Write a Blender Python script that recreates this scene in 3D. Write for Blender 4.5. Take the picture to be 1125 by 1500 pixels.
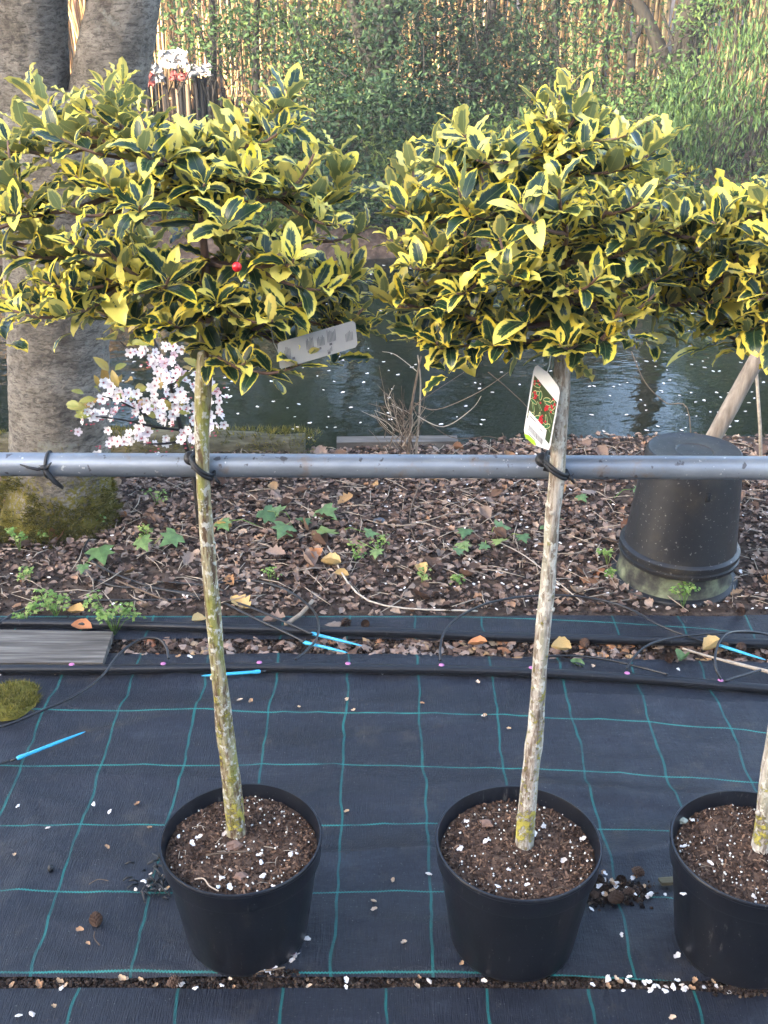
import bpy, math, random
import numpy as np
from mathutils import Vector, Matrix, Quaternion, noise as mnoise

for o in list(bpy.data.objects): bpy.data.objects.remove(o)
scene = bpy.context.scene
col = scene.collection
R = math.radians
# ------------------------------------------------------------------ camera
CAM_H, PITCH, FPX = 1.70, R(26.2), 1675.0
cam_d = bpy.data.cameras.new('camera')
cam_d.sensor_fit = 'VERTICAL'; cam_d.sensor_height = 24.0
cam_d.lens = 24.0 * FPX / 1500.0
cam_d.clip_start = 0.05; cam_d.clip_end = 1000
cam = bpy.data.objects.new('camera', cam_d); col.objects.link(cam)
cam.location = (0, 0, CAM_H); cam.rotation_euler = (R(90) - PITCH, 0, 0)
scene.camera = cam
# ------------------------------------------------------------------ sky, sun, exposure
SUN_EL, SUN_AZ = R(15), R(225)
world = bpy.data.worlds.new('World'); scene.world = world; world.use_nodes = True
wn = world.node_tree; wn.nodes.clear()
sky = wn.nodes.new('ShaderNodeTexSky'); sky.sky_type = 'NISHITA'; sky.sun_disc = False
sky.sun_elevation = SUN_EL; sky.sun_rotation = SUN_AZ; sky.dust_density = 3.0; sky.air_density = 0.8; sky.ozone_density = 0.5
bg = wn.nodes.new('ShaderNodeBackground'); bg.inputs['Strength'].default_value = 0.15
wo = wn.nodes.new('ShaderNodeOutputWorld')
wn.links.new(sky.outputs[0], bg.inputs['Color']); wn.links.new(bg.outputs[0], wo.inputs['Surface'])
sun_d = bpy.data.lights.new('sun', 'SUN'); sun_d.energy = 2.6; sun_d.angle = R(0.6); sun_d.color = (1.0, 0.86, 0.66)
sun = bpy.data.objects.new('sun', sun_d); col.objects.link(sun)
sdir = Vector((math.sin(SUN_AZ) * math.cos(SUN_EL), math.cos(SUN_AZ) * math.cos(SUN_EL), math.sin(SUN_EL)))
sun.rotation_euler = sdir.to_track_quat('Z', 'Y').to_euler()
sun.location = sdir * 30
vs = scene.view_settings
vs.view_transform = 'Standard'; vs.look = 'None'; vs.exposure = 3.5; vs.gamma = 1.0; vs.use_curve_mapping = False

# ------------------------------------------------------------------ pixel -> place helpers (survey of the photograph)
CP, SP = math.cos(PITCH), math.sin(PITCH)
def at(px, py, Y):
    t = (py - 750) / FPX; s = (px - 562.5) / FPX
    z = Y / (CP - t * SP)
    return Vector((s * z, Y, CAM_H - z * (SP + t * CP)))
def gr(px, py, h=0.0):
    t = (py - 750) / FPX; s = (px - 562.5) / FPX
    z = (CAM_H - h) / (SP + t * CP)
    return Vector((s * z, z * (CP - t * SP), h))
def proj(p):
    dx, dy, dz = p[0], p[1], p[2] - CAM_H
    z = dy * CP - dz * SP
    v = -dy * SP - dz * CP
    return 562.5 + FPX * dx / z, 750 + FPX * v / z, z

# ------------------------------------------------------------------ mesh helpers
rng = random.Random(7)
nrg = np.random.default_rng(7)
def link(o, parent=None):
    col.objects.link(o)
    if parent is not None:
        o.parent = parent
        o.matrix_parent_inverse = Matrix.Translation(-Vector(parent.location))
    return o
def tag(o, label=None, cat=None, group=None, kind=None):
    if label: o['label'] = label
    if cat: o['category'] = cat
    if group: o['group'] = group
    if kind: o['kind'] = kind
    return o
def thing(name, loc, label, cat, group=None):
    e = bpy.data.objects.new(name, None); e.empty_display_size = 0.05
    e.location = loc; col.objects.link(e)
    return tag(e, label, cat, group)
class MB:
    def __init__(s): s.v = []; s.f = []; s.m = []
    def add(s, vs_, fs, mi=0):
        b = len(s.v); s.v.extend([tuple(p) for p in vs_]); s.f.extend([tuple(b + i for i in f) for f in fs]); s.m.extend([mi] * len(fs)); return s
    def tube(s, pts, rad, n=8, cap=True, mi=0, jit=0.0, flat=1.0):
        pts = [Vector(p) for p in pts]
        if not hasattr(rad, '__len__'): rad = [rad] * len(pts)
        ref = None; vs_ = []; fs = []
        for i, p in enumerate(pts):
            d = (pts[min(i + 1, len(pts) - 1)] - pts[max(i - 1, 0)])
            if d.length < 1e-9: d = Vector((0, 0, 1))
            d.normalize()
            if ref is None:
                ref = d.orthogonal().normalized()
            else:
                ref = (ref - d * ref.dot(d))
                if ref.length < 1e-6: ref = d.orthogonal()
                ref.normalize()
            b = d.cross(ref)
            for k in range(n):
                a = 2 * math.pi * k / n; r = rad[i]
                if jit: r *= 1 + jit * mnoise.noise(Vector((p.x * 9 + math.cos(a) * 1.3, p.y * 9 + math.sin(a) * 1.3, p.z * 9)))
                vs_.append(p + ref * (math.cos(a) * r) + b * (math.sin(a) * r * flat))
        for i in range(len(pts) - 1):
            for k in range(n):
                fs.append((i * n + k, i * n + (k + 1) % n, (i + 1) * n + (k + 1) % n, (i + 1) * n + k))
        if cap:
            fs.append(tuple(range(n - 1, -1, -1))); fs.append(tuple((len(pts) - 1) * n + k for k in range(n)))
        return s.add(vs_, fs, mi)
    def box(s, c, sz, rot=None, mi=0):
        c = Vector(c); vs_ = []
        for x in (-.5, .5):
            for y in (-.5, .5):
                for z in (-.5, .5):
                    p = Vector((x * sz[0], y * sz[1], z * sz[2]))
                    if rot is not None: p = rot @ p
                    vs_.append(c + p)
        return s.add(vs_, [(0, 1, 3, 2), (4, 6, 7, 5), (0, 4, 5, 1), (2, 3, 7, 6), (0, 2, 6, 4), (1, 5, 7, 3)], mi)
    def lathe(s, prof, c=(0, 0, 0), n=48, wob=0.0, closed=False, mi=0, tilt=None, seed=0.0):
        c = Vector(c); vs_ = []; fs = []
        for (r, z) in prof:
            for k in range(n):
                a = 2 * math.pi * k / n
                rr = r * (1 + wob * mnoise.noise(Vector((math.cos(a) * 1.2 + seed, math.sin(a) * 1.2, z * 4))))
                p = Vector((rr * math.cos(a), rr * math.sin(a), z))
                if tilt is not None: p = tilt @ p
                vs_.append(c + p)
        m = len(prof)
        for i in range(m - 1):
            for k in range(n):
                fs.append((i * n + k, i * n + (k + 1) % n, (i + 1) * n + (k + 1) % n, (i + 1) * n + k))
        if closed:
            fs.append(tuple(range(n - 1, -1, -1))); fs.append(tuple((m - 1) * n + k for k in range(n)))
        return s.add(vs_, fs, mi)
    def mesh(s, name, mats, smooth=True):
        me = bpy.data.meshes.new(name); me.from_pydata(s.v, [], s.f)
        for m_ in (mats if isinstance(mats, (list, tuple)) else [mats]): me.materials.append(m_)
        if any(s.m): me.polygons.foreach_set('material_index', s.m)
        me.polygons.foreach_set('use_smooth', [smooth] * len(me.polygons))
        me.update(); return me
    def build(s, name, mats, parent=None, smooth=True):
        if parent is None:
            a = np.array(s.v); o_ = np.array([(a[:, 0].min() + a[:, 0].max()) / 2, (a[:, 1].min() + a[:, 1].max()) / 2, a[:, 2].min()])
            s.v = [tuple(p) for p in (a - o_)]
        o = bpy.data.objects.new(name, s.mesh(name, mats, smooth))
        if parent is None: o.location = Vector(o_)
        return link(o, parent)
def smooth_by_angle(o, ang=35):
    me = o.data
    try:
        me.set_sharp_from_angle(angle=R(ang))
    except Exception: pass
    return o
def np_mesh(name, V, F, mat_, uv=None, rnd=None, smooth=True):
    """V (n,3) float, F (m,k) int"""
    me = bpy.data.meshes.new(name)
    nv, (nf, k) = len(V), F.shape
    me.vertices.add(nv); me.vertices.foreach_set('co', np.ascontiguousarray(V, dtype=np.float32).ravel())
    me.loops.add(nf * k); me.loops.foreach_set('vertex_index', np.ascontiguousarray(F, dtype=np.int32).ravel())
    me.polygons.add(nf); me.polygons.foreach_set('loop_start', np.arange(0, nf * k, k, dtype=np.int32))
    me.polygons.foreach_set('use_smooth', np.full(nf, smooth))
    if uv is not None:
        l = me.uv_layers.new(name='UVMap'); l.data.foreach_set('uv', np.ascontiguousarray(uv[F.ravel()], dtype=np.float32).ravel())
    if rnd is not None:
        a = me.attributes.new('rnd', 'FLOAT', 'POINT'); a.data.foreach_set('value', np.ascontiguousarray(rnd, dtype=np.float32))
    me.materials.append(mat_); me.update(calc_edges=True); me.validate()
    return me
def rot_batch(n, tilt=None, rg=nrg):
    """random rotation matrices; tilt = max tilt from lying flat (None: any)"""
    a = rg.uniform(0, 2 * np.pi, n); ca, sa = np.cos(a), np.sin(a); o = np.zeros(n); l = np.ones(n)
    Rz = np.stack([np.stack([ca, -sa, o], 1), np.stack([sa, ca, o], 1), np.stack([o, o, l], 1)], 1)
    t = rg.uniform(-1, 1, n) * (np.pi if tilt is None else tilt); ct, st = np.cos(t), np.sin(t)
    Rx = np.stack([np.stack([l, o, o], 1), np.stack([o, ct, -st], 1), np.stack([o, st, ct], 1)], 1)
    b = rg.uniform(0, 2 * np.pi, n); cb, sb = np.cos(b), np.sin(b)
    Rb = np.stack([np.stack([cb, -sb, o], 1), np.stack([sb, cb, o], 1), np.stack([o, o, l], 1)], 1)
    return Rz @ Rx @ Rb
def cloud(name, tV, tF, P, Rm, S, mat_, parent=None, uv=None, smooth=True, rg=nrg, rnd=None):
    tV = np.asarray(tV, float); tF = np.asarray(tF, int); n, k = len(P), len(tV)
    S = np.asarray(S, float)
    if S.ndim == 1: S = np.repeat(S[:, None], 3, 1)
    L = tV[None] * S[:, None, :]
    V = (np.einsum('nij,nkj->nki', Rm, L) + np.asarray(P)[:, None, :]).reshape(-1, 3)
    F = (tF[None] + (np.arange(n) * k)[:, None, None]).reshape(-1, tF.shape[1])
    if rnd is None: rnd = rg.uniform(0, 1, n)
    rv = np.repeat(rnd, k)
    U = None if uv is None else np.tile(np.asarray(uv), (n, 1))
    off = None
    if parent is None:
        off = np.array([V[:, 0].mean(), V[:, 1].mean(), V[:, 2].min()]); V = V - off
    o = bpy.data.objects.new(name, np_mesh(name, V, F, mat_, U, rv, smooth))
    if off is not None: o.location = Vector(off)
    return link(o, parent)

# ------------------------------------------------------------------ material helpers
def new_mat(name):
    m = bpy.data.materials.new(name); m.use_nodes = True; nt = m.node_tree
    return m, nt, nt.nodes['Principled BSDF']
def N(nt, typ, **kw):
    n = nt.nodes.new(typ)
    for k, v in kw.items():
        if k.startswith('i_'):
            key = k[2:]; key = int(key) if key.isdigit() else key.replace('_', ' ')
            n.inputs[key].default_value = v
        else: setattr(n, k, v)
    return n
def L(nt, a, b): nt.links.new(a, b)
def ramp(nt, stops, fac=None, interp='LINEAR'):
    r = nt.nodes.new('ShaderNodeValToRGB'); cr = r.color_ramp; cr.interpolation = interp
    while len(cr.elements) < len(stops): cr.elements.new(0.5)
    for e, (p, c) in zip(cr.elements, stops):
        e.position = p; e.color = (*c, 1) if len(c) == 3 else c
    if fac is not None: L(nt, fac, r.inputs[0])
    return r
def mth(nt, op, a, b=None, c=None, clamp=False):
    n = nt.nodes.new('ShaderNodeMath'); n.operation = op; n.use_clamp = clamp
    for i, x in enumerate((a, b, c)):
        if x is None: continue
        if isinstance(x, (int, float)): n.inputs[i].default_value = x
        else: L(nt, x, n.inputs[i])
    return n.outputs[0]
def mixc(nt, f, a, b, mode='MIX'):
    n = nt.nodes.new('ShaderNodeMix'); n.data_type = 'RGBA'; n.blend_type = mode
    for s_, x in ((n.inputs[0], f), (n.inputs[6], a), (n.inputs[7], b)):
        if isinstance(x, (int, float)): s_.default_value = x
        elif isinstance(x, tuple): s_.default_value = (*x, 1) if len(x) == 3 else x
        else: L(nt, x, s_)
    return n.outputs[2]
def noise_tex(nt, scale, detail=5, rough=0.55, coord='Object', stretch=None, dist=0.0):
    tc = nt.nodes.new('ShaderNodeTexCoord'); n = N(nt, 'ShaderNodeTexNoise', i_Scale=scale, i_Detail=detail, i_Roughness=rough, i_Distortion=dist)
    src = tc.outputs[coord]
    if stretch:
        mp = nt.nodes.new('ShaderNodeMapping'); mp.inputs['Scale'].default_value = stretch; L(nt, src, mp.inputs[0]); src = mp.outputs[0]
    L(nt, src, n.inputs['Vector']); return n.outputs['Fac']
def bump(nt, bs, h, strength=0.4, dist=0.01):
    b = N(nt, 'ShaderNodeBump', i_Strength=strength, i_Distance=dist); L(nt, h, b.inputs['Height']); L(nt, b.outputs[0], bs.inputs['Normal'])
def rnd_val(nt):
    oi = nt.nodes.new('ShaderNodeObjectInfo'); at_ = N(nt, 'ShaderNodeAttribute', attribute_name='rnd')
    return mth(nt, 'FRACT', mth(nt, 'ADD', oi.outputs['Random'], at_.outputs['Fac']))
def noisy(name, stops, scale, rough=0.7, bmp=0.3, bdist=0.01, detail=6, stretch=None, spec=0.4, metal=0.0, scale2=None, dist=0.0, rvar=0.0):
    m, nt, bs = new_mat(name)
    f = noise_tex(nt, scale, detail, 0.6, stretch=stretch, dist=dist)
    c = ramp(nt, stops, f).outputs[0]
    L(nt, c, bs.inputs['Base Color']); bs.inputs['Roughness'].default_value = rough; bs.inputs['Specular IOR Level'].default_value = spec; bs.inputs['Metallic'].default_value = metal
    if rvar:
        L(nt, mth(nt, 'ADD', mth(nt, 'MULTIPLY', f, rvar), rough - rvar / 2), bs.inputs['Roughness'])
    if bmp:
        h = f if scale2 is None else noise_tex(nt, scale2, 4, 0.6, stretch=stretch)
        bump(nt, bs, h, bmp, bdist)
    return m
def varied(name, stops, rough=0.75, spec=0.3, transl=0.0, nscale=60, namt=0.35, interp='LINEAR', bmp=0.0):
    """each copy takes its own colour off the ramp, with a little mottling"""
    m, nt, bs = new_mat(name)
    c = ramp(nt, stops, rnd_val(nt), interp).outputs[0]
    f = noise_tex(nt, nscale, 3, 0.6)
    dark = mixc(nt, 1.0, c, ramp(nt, [(0.3, (1 - namt,) * 3), (0.7, (1 + namt * .4,) * 3)], f).outputs[0], 'MULTIPLY')
    L(nt, dark, bs.inputs['Base Color']); bs.inputs['Roughness'].default_value = rough; bs.inputs['Specular IOR Level'].default_value = spec
    if bmp: bump(nt, bs, f, bmp, 0.004)
    if transl:
        tr = nt.nodes.new('ShaderNodeBsdfTranslucent'); L(nt, dark, tr.inputs['Color'])
        mx = nt.nodes.new('ShaderNodeMixShader'); mx.inputs[0].default_value = transl
        L(nt, bs.outputs[0], mx.inputs[1]); L(nt, tr.outputs[0], mx.inputs[2]); L(nt, mx.outputs[0], nt.nodes['Material Output'].inputs['Surface'])
    return m
def plain(name, c, rough=0.5, spec=0.5, metal=0.0):
    m, nt, bs = new_mat(name); f = noise_tex(nt, 40, 4)
    cc = mixc(nt, f, tuple(x * 0.82 for x in c), tuple(min(1, x * 1.12) for x in c)); L(nt, cc, bs.inputs['Base Color'])
    bs.inputs['Roughness'].default_value = rough; bs.inputs['Specular IOR Level'].default_value = spec; bs.inputs['Metallic'].default_value = metal
    return m

# ------------------------------------------------------------------ materials
def mat_fabric():
    m, nt, bs = new_mat('woven_fabric')
    uv = N(nt, 'ShaderNodeUVMap', uv_map='UVMap'); sep = nt.nodes.new('ShaderNodeSeparateXYZ'); L(nt, uv.outputs[0], sep.inputs[0])
    wob = noise_tex(nt, 6, 2)
    u = mth(nt, 'ADD', sep.outputs[0], mth(nt, 'MULTIPLY', mth(nt, 'SUBTRACT', wob, 0.5), 0.17))
    zig = mth(nt, 'MULTIPLY', mth(nt, 'SINE', mth(nt, 'MULTIPLY', sep.outputs[0], 190.0)), 0.0035)
    v = mth(nt, 'ADD', sep.outputs[1], zig)
    def line(x, w):
        d = mth(nt, 'ABSOLUTE', mth(nt, 'SUBTRACT', mth(nt, 'FRACT', mth(nt, 'ADD', x, 0.5)), 0.5))
        return mth(nt, 'LESS_THAN', d, w)
    lu = line(u, 0.0142); lv = line(v, 0.0095)
    base = ramp(nt, [(0.25, (0.0072, 0.0086, 0.0135)), (0.55, (0.0110, 0.0130, 0.0205)), (0.75, (0.027, 0.031, 0.042))], noise_tex(nt, 4, 9, 0.72, stretch=(1, 2.2, 1))).outputs[0]
    fine = noise_tex(nt, 420, 2, 0.6, stretch=(1, .07, 1))
    base = mixc(nt, 0.55, base, ramp(nt, [(0.3, (.45,) * 3), (0.7, (1.5,) * 3)], fine).outputs[0], 'MULTIPLY')
    dirt = ramp(nt, [(0.55, (0,) * 3), (0.76, (1,) * 3)], noise_tex(nt, 7, 10, 0.76)).outputs[0]
    base = mixc(nt, mth(nt, 'MULTIPLY', dirt, 0.75), base, (0.050, 0.042, 0.034))
    speck = ramp(nt, [(0.70, (0,) * 3), (0.74, (1,) * 3)], noise_tex(nt, 260, 2, 0.5)).outputs[0]
    base = mixc(nt, mth(nt, 'MULTIPLY', speck, 0.35), base, (0.22, 0.21, 0.19))
    fade = ramp(nt, [(0.3, (.35,) * 3), (0.6, (1,) * 3)], noise_tex(nt, 14, 4)).outputs[0]
    c = mixc(nt, mth(nt, 'MULTIPLY', lu, mth(nt, 'MULTIPLY', fade, 0.75)), base, (0.007, 0.115, 0.108))
    c = mixc(nt, mth(nt, 'MULTIPLY', lv, mth(nt, 'MULTIPLY', fade, 0.85)), c, (0.016, 0.18, 0.16))
    L(nt, c, bs.inputs['Base Color']); bs.inputs['Roughness'].default_value = 0.5; bs.inputs['Specular IOR Level'].default_value = 0.28
    bump(nt, bs, mth(nt, 'ADD', mth(nt, 'MULTIPLY', fine, 0.6), noise_tex(nt, 22, 6, .65, stretch=(1, 2, 1))), 0.55, 0.006)
    return m
def mat_holly():
    m, nt, bs = new_mat('holly_leaf')
    r = rnd_val(nt)
    uv = N(nt, 'ShaderNodeUVMap', uv_map='UVMap'); sep = nt.nodes.new('ShaderNodeSeparateXYZ'); L(nt, uv.outputs[0], sep.inputs[0])
    a = mth(nt, 'ABSOLUTE', mth(nt, 'SUBTRACT', mth(nt, 'MULTIPLY', sep.outputs[0], 2.0), 1.0))   # 0 midrib .. 1 margin
    edge = mth(nt, 'MINIMUM', mth(nt, 'SUBTRACT', 1.0, a), mth(nt, 'MULTIPLY', mth(nt, 'SUBTRACT', 1.0, sep.outputs[1]), 2.1))
    # noise that streaks along the side veins, new for each leaf
    comb = nt.nodes.new('ShaderNodeCombineXYZ')
    L(nt, mth(nt, 'ADD', mth(nt, 'MULTIPLY', sep.outputs[0], 2.4), mth(nt, 'MULTIPLY', r, 37.0)), comb.inputs[0])
    L(nt, mth(nt, 'SUBTRACT', mth(nt, 'MULTIPLY', sep.outputs[1], 8.0), mth(nt, 'MULTIPLY', a, 2.2)), comb.inputs[1])
    L(nt, mth(nt, 'MULTIPLY', r, 91.0), comb.inputs[2])
    nz = N(nt, 'ShaderNodeTexNoise', i_Scale=1.15, i_Detail=5.0, i_Roughness=0.68); L(nt, comb.outputs[0], nz.inputs['Vector'])
    r2 = mth(nt, 'FRACT', mth(nt, 'MULTIPLY', r, 7.13)); r3 = mth(nt, 'FRACT', mth(nt, 'MULTIPLY', r, 13.7))
    young = N(nt, 'ShaderNodeAttribute', attribute_name='young'); young.attribute_type = 'OBJECT'
    yv = N(nt, 'ShaderNodeAttribute', attribute_name='youngv')
    wide = mth(nt, 'MULTIPLY', mth(nt, 'POWER', r2, 6.0), 0.75)
    side = mth(nt, 'MULTIPLY', mth(nt, 'SUBTRACT', sep.outputs[0], 0.5), mth(nt, 'MULTIPLY', mth(nt, 'SUBTRACT', mth(nt, 'FRACT', mth(nt, 'MULTIPLY', r, 29.3)), 0.5), 0.9))
    wide = mth(nt, 'ADD', wide, side)
    thr = mth(nt, 'ADD', mth(nt, 'ADD', -0.155, wide), mth(nt, 'MULTIPLY', nz.outputs['Fac'], 0.82))
    thr = mth(nt, 'ADD', thr, mth(nt, 'MULTIPLY', mth(nt, 'ADD', young.outputs['Fac'], yv.outputs['Fac']), 0.62))
    k = mth(nt, 'MULTIPLY', mth(nt, 'SUBTRACT', edge, thr), 16.0)
    green_m = mth(nt, 'ADD', k, 0.5, clamp=True)
    mott = mth(nt, 'ADD', mth(nt, 'MULTIPLY', mth(nt, 'SUBTRACT', edge, mth(nt, 'ADD', thr, mth(nt, 'MULTIPLY', nz.outputs['Fac'], 0.28))), 22.0), 0.5, clamp=True)
    dark = mixc(nt, r3, (0.010, 0.034, 0.021), (0.024, 0.056, 0.026))
    mid = mixc(nt, r3, (0.055, 0.095, 0.035), (0.085, 0.125, 0.050))
    g = mixc(nt, mott, mid, dark)
    rib = mth(nt, 'LESS_THAN', a, 0.045)
    vein = mth(nt, 'MULTIPLY', mth(nt, 'GREATER_THAN', mth(nt, 'SINE', mth(nt, 'SUBTRACT', mth(nt, 'MULTIPLY', sep.outputs[1], 44.0), mth(nt, 'MULTIPLY', a, 8.0))), 0.93), 0.25)
    g = mixc(nt, mth(nt, 'MULTIPLY', rib, 0.55), g, (0.16, 0.20, 0.06))
    g = mixc(nt, vein, g, (0.06, 0.10, 0.04))
    yel = mixc(nt, r2, (0.90, 0.70, 0.060), (0.88, 0.77, 0.18))
    yel = mixc(nt, mth(nt, 'MULTIPLY', nz.outputs['Fac'], 0.25), yel, (0.60, 0.56, 0.10))
    top = mixc(nt, green_m, yel, g)
    ug = mixc(nt, r3, (0.17, 0.205, 0.080), (0.22, 0.25, 0.11))
    ug = mixc(nt, mth(nt, 'MULTIPLY', rib, 0.8), ug, (0.34, 0.36, 0.14))
    under = mixc(nt, mth(nt, 'ADD', mth(nt, 'MULTIPLY', mth(nt, 'SUBTRACT', edge, mth(nt, 'MULTIPLY', thr, 0.75)), 14.0), 0.5, clamp=True), (0.62, 0.54, 0.15), ug)
    geo = nt.nodes.new('ShaderNodeNewGeometry')
    c = mixc(nt, geo.outputs['Backfacing'], top, under)
    L(nt, c, bs.inputs['Base Color'])
    L(nt, mth(nt, 'ADD', 0.27, mth(nt, 'MULTIPLY', geo.outputs['Backfacing'], 0.3)), bs.inputs['Roughness'])
    bs.inputs['Specular IOR Level'].default_value = 0.5
    h = mth(nt, 'ADD', mth(nt, 'MULTIPLY', vein, -1.0), mth(nt, 'MULTIPLY', rib, -1.0))
    bump(nt, bs, mth(nt, 'ADD', h, nz.outputs['Fac']), 0.25, 0.002)
    tr = nt.nodes.new('ShaderNodeBsdfTranslucent'); L(nt, c, tr.inputs['Color'])
    mx = nt.nodes.new('ShaderNodeMixShader'); mx.inputs[0].default_value = 0.30
    L(nt, bs.outputs[0], mx.inputs[1]); L(nt, tr.outputs[0], mx.inputs[2]); L(nt, mx.outputs[0], nt.nodes['Material Output'].inputs['Surface'])
    return m
def mat_stem(name, base, streak, algae, lichen_z):
    """thin bark with streaks, pale lichen crusts and a yellow lichen sleeve low down"""
    m, nt, bs = new_mat(name)
    f1 = noise_tex(nt, 34, 7, .72, stretch=(3.0, 3.0, .42)); f2 = noise_tex(nt, 85, 5, .65, stretch=(1, 1, .7)); f3 = noise_tex(nt, 16, 5, .65, stretch=(2.4, 2.4, .4))
    c = ramp(nt, [(0.36, tuple(x * .6 for x in streak)), (0.44, streak), (0.53, base), (0.66, tuple(min(1, x * 1.35) for x in base))], f1).outputs[0]
    c = mixc(nt, ramp(nt, [(0.50, (0,) * 3), (0.60, (.8,) * 3)], f3).outputs[0], c, algae)
    c = mixc(nt, ramp(nt, [(0.54, (0,) * 3), (0.59, (.85,) * 3)], f2).outputs[0], c, (0.56, 0.55, 0.49))
    tc = nt.nodes.new('ShaderNodeTexCoord'); sep = nt.nodes.new('ShaderNodeSeparateXYZ'); L(nt, tc.outputs['Object'], sep.inputs[0])
    f4 = noise_tex(nt, 60, 6, .75)
    band = ramp(nt, [(0.0, (0,) * 3), (0.030, (0.05,) * 3), (0.042, (.75,) * 3), (0.085, (.70,) * 3), (0.115, (.38,) * 3), (0.42, (.36,) * 3), (0.6, (.1,) * 3)], mth(nt, 'DIVIDE', mth(nt, 'SUBTRACT', sep.outputs[2], lichen_z), 1.0)).outputs[0]
    lk = mth(nt, 'MULTIPLY', mth(nt, 'SUBTRACT', mth(nt, 'ADD', mth(nt, 'MULTIPLY', f4, 2.3), mth(nt, 'MULTIPLY', band, 0.62)), 1.50), 6.0, clamp=True)
    c = mixc(nt, lk, c, mixc(nt, f2, (0.26, 0.22, 0.02), (0.56, 0.50, 0.13)))
    L(nt, c, bs.inputs['Base Color']); bs.inputs['Roughness'].default_value = 0.8; bs.inputs['Specular IOR Level'].default_value = 0.25
    bump(nt, bs, mth(nt, 'ADD', mth(nt, 'ADD', f1, f2), lk), 0.9, 0.005)
    return m
def mat_cherry():
    m, nt, bs = new_mat('cherry_bark')
    f1 = noise_tex(nt, 9, 10, .78, stretch=(1, 1, 1.1), dist=.5); f2 = noise_tex(nt, 60, 8, .78, stretch=(.6, .6, 1.7), dist=.8); f3 = noise_tex(nt, 6, 7, .7); f4 = noise_tex(nt, 70, 6, .7)
    c = ramp(nt, [(0.34, (0.105, 0.090, 0.072)), (0.47, (0.235, 0.210, 0.175)), (0.60, (0.345, 0.315, 0.268)), (0.72, (0.46, 0.43, 0.375))], f1).outputs[0]
    c = mixc(nt, ramp(nt, [(0.42, (.7,) * 3), (0.52, (0,) * 3)], f2).outputs[0], c, (0.040, 0.033, 0.030))
    c = mixc(nt, ramp(nt, [(0.58, (0,) * 3), (0.64, (.75,) * 3)], f3).outputs[0], c, (0.30, 0.31, 0.27))
    tc = nt.nodes.new('ShaderNodeTexCoord'); sep = nt.nodes.new('ShaderNodeSeparateXYZ'); L(nt, tc.outputs['Object'], sep.inputs[0])
    moss = mth(nt, 'MULTIPLY', mth(nt, 'SUBTRACT', mth(nt, 'ADD', f4, mth(nt, 'MULTIPLY', f3, .6)), mth(nt, 'ADD', 0.58, mth(nt, 'MULTIPLY', sep.outputs[2], 1.1))), 8.0, clamp=True)
    c = mixc(nt, moss, c, mixc(nt, f2, (0.10, 0.095, 0.012), (0.28, 0.23, 0.045)))
    L(nt, c, bs.inputs['Base Color']); bs.inputs['Roughness'].default_value = 0.82; bs.inputs['Specular IOR Level'].default_value = 0.25
    bump(nt, bs, mth(nt, 'ADD', mth(nt, 'ADD', f1, f2), mth(nt, 'MULTIPLY', f4, .9)), 1.0, 0.016)
    return m
def mat_plastic(name, c, rough, scr=0.5):
    m, nt, bs = new_mat(name)
    f = noise_tex(nt, 11, 7, .65); f2 = noise_tex(nt, 70, 4, .6, stretch=(1, 1, .2)); f3 = noise_tex(nt, 230, 2, .5)
    cc = ramp(nt, [(0.35, c), (0.62, tuple(x * 1.5 + .001 for x in c)), (0.78, (0.034, 0.030, 0.026))], f).outputs[0]
    cc = mixc(nt, mth(nt, 'MULTIPLY', ramp(nt, [(0.66, (0,) * 3), (0.72, (1,) * 3)], f2).outputs[0], scr * .35), cc, (0.16, 0.15, 0.14))
    cc = mixc(nt, mth(nt, 'MULTIPLY', ramp(nt, [(0.72, (0,) * 3), (0.75, (1,) * 3)], f3).outputs[0], scr * .5), cc, (0.25, 0.23, 0.2))
    L(nt, cc, bs.inputs['Base Color'])
    L(nt, mth(nt, 'ADD', rough - .08, mth(nt, 'MULTIPLY', f, .2)), bs.inputs['Roughness']); bs.inputs['Specular IOR Level'].default_value = 0.36
    bump(nt, bs, mth(nt, 'ADD', f2, f), 0.16, 0.003)
    return m
def mat_old_pot():
    m, nt, bs = new_mat('weathered_plastic')
    f = noise_tex(nt, 6, 8, .68); f2 = noise_tex(nt, 26, 6, .65); f3 = noise_tex(nt, 120, 3, .5)
    cc = ramp(nt, [(0.38, (0.0040, 0.0050, 0.0085)), (0.52, (0.0070, 0.0076, 0.0100)), (0.64, (0.022, 0.018, 0.014)), (0.76, (0.085, 0.066, 0.042))], f).outputs[0]
    cc = mixc(nt, mth(nt, 'MULTIPLY', ramp(nt, [(0.66, (0,) * 3), (0.70, (1,) * 3)], f3).outputs[0], .4), cc, (0.3, 0.28, 0.25))
    tc = nt.nodes.new('ShaderNodeTexCoord'); sep = nt.nodes.new('ShaderNodeSeparateXYZ'); L(nt, tc.outputs['Object'], sep.inputs[0])
    L(nt, cc, bs.inputs['Base Color']); L(nt, mth(nt, 'ADD', .32, mth(nt, 'MULTIPLY', f2, .35)), bs.inputs['Roughness'])
    bump(nt, bs, f2, 0.2, 0.004)
    return m
def mat_water():
    m, nt, bs = new_mat('pond_water')
    bs.inputs['Base Color'].default_value = (0.006, 0.009, 0.006, 1); bs.inputs['Roughness'].default_value = 0.02; bs.inputs['IOR'].default_value = 1.33; bs.inputs['Specular IOR Level'].default_value = 0.28
    f = noise_tex(nt, 3.2, 3, .55, stretch=(1, 1.5, 1)); f2 = noise_tex(nt, 14, 3, .55, stretch=(1, 1.7, 1))
    bump(nt, bs, mth(nt, 'ADD', f, mth(nt, 'MULTIPLY', f2, 0.16)), 0.10, 0.05)
    return m
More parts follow.
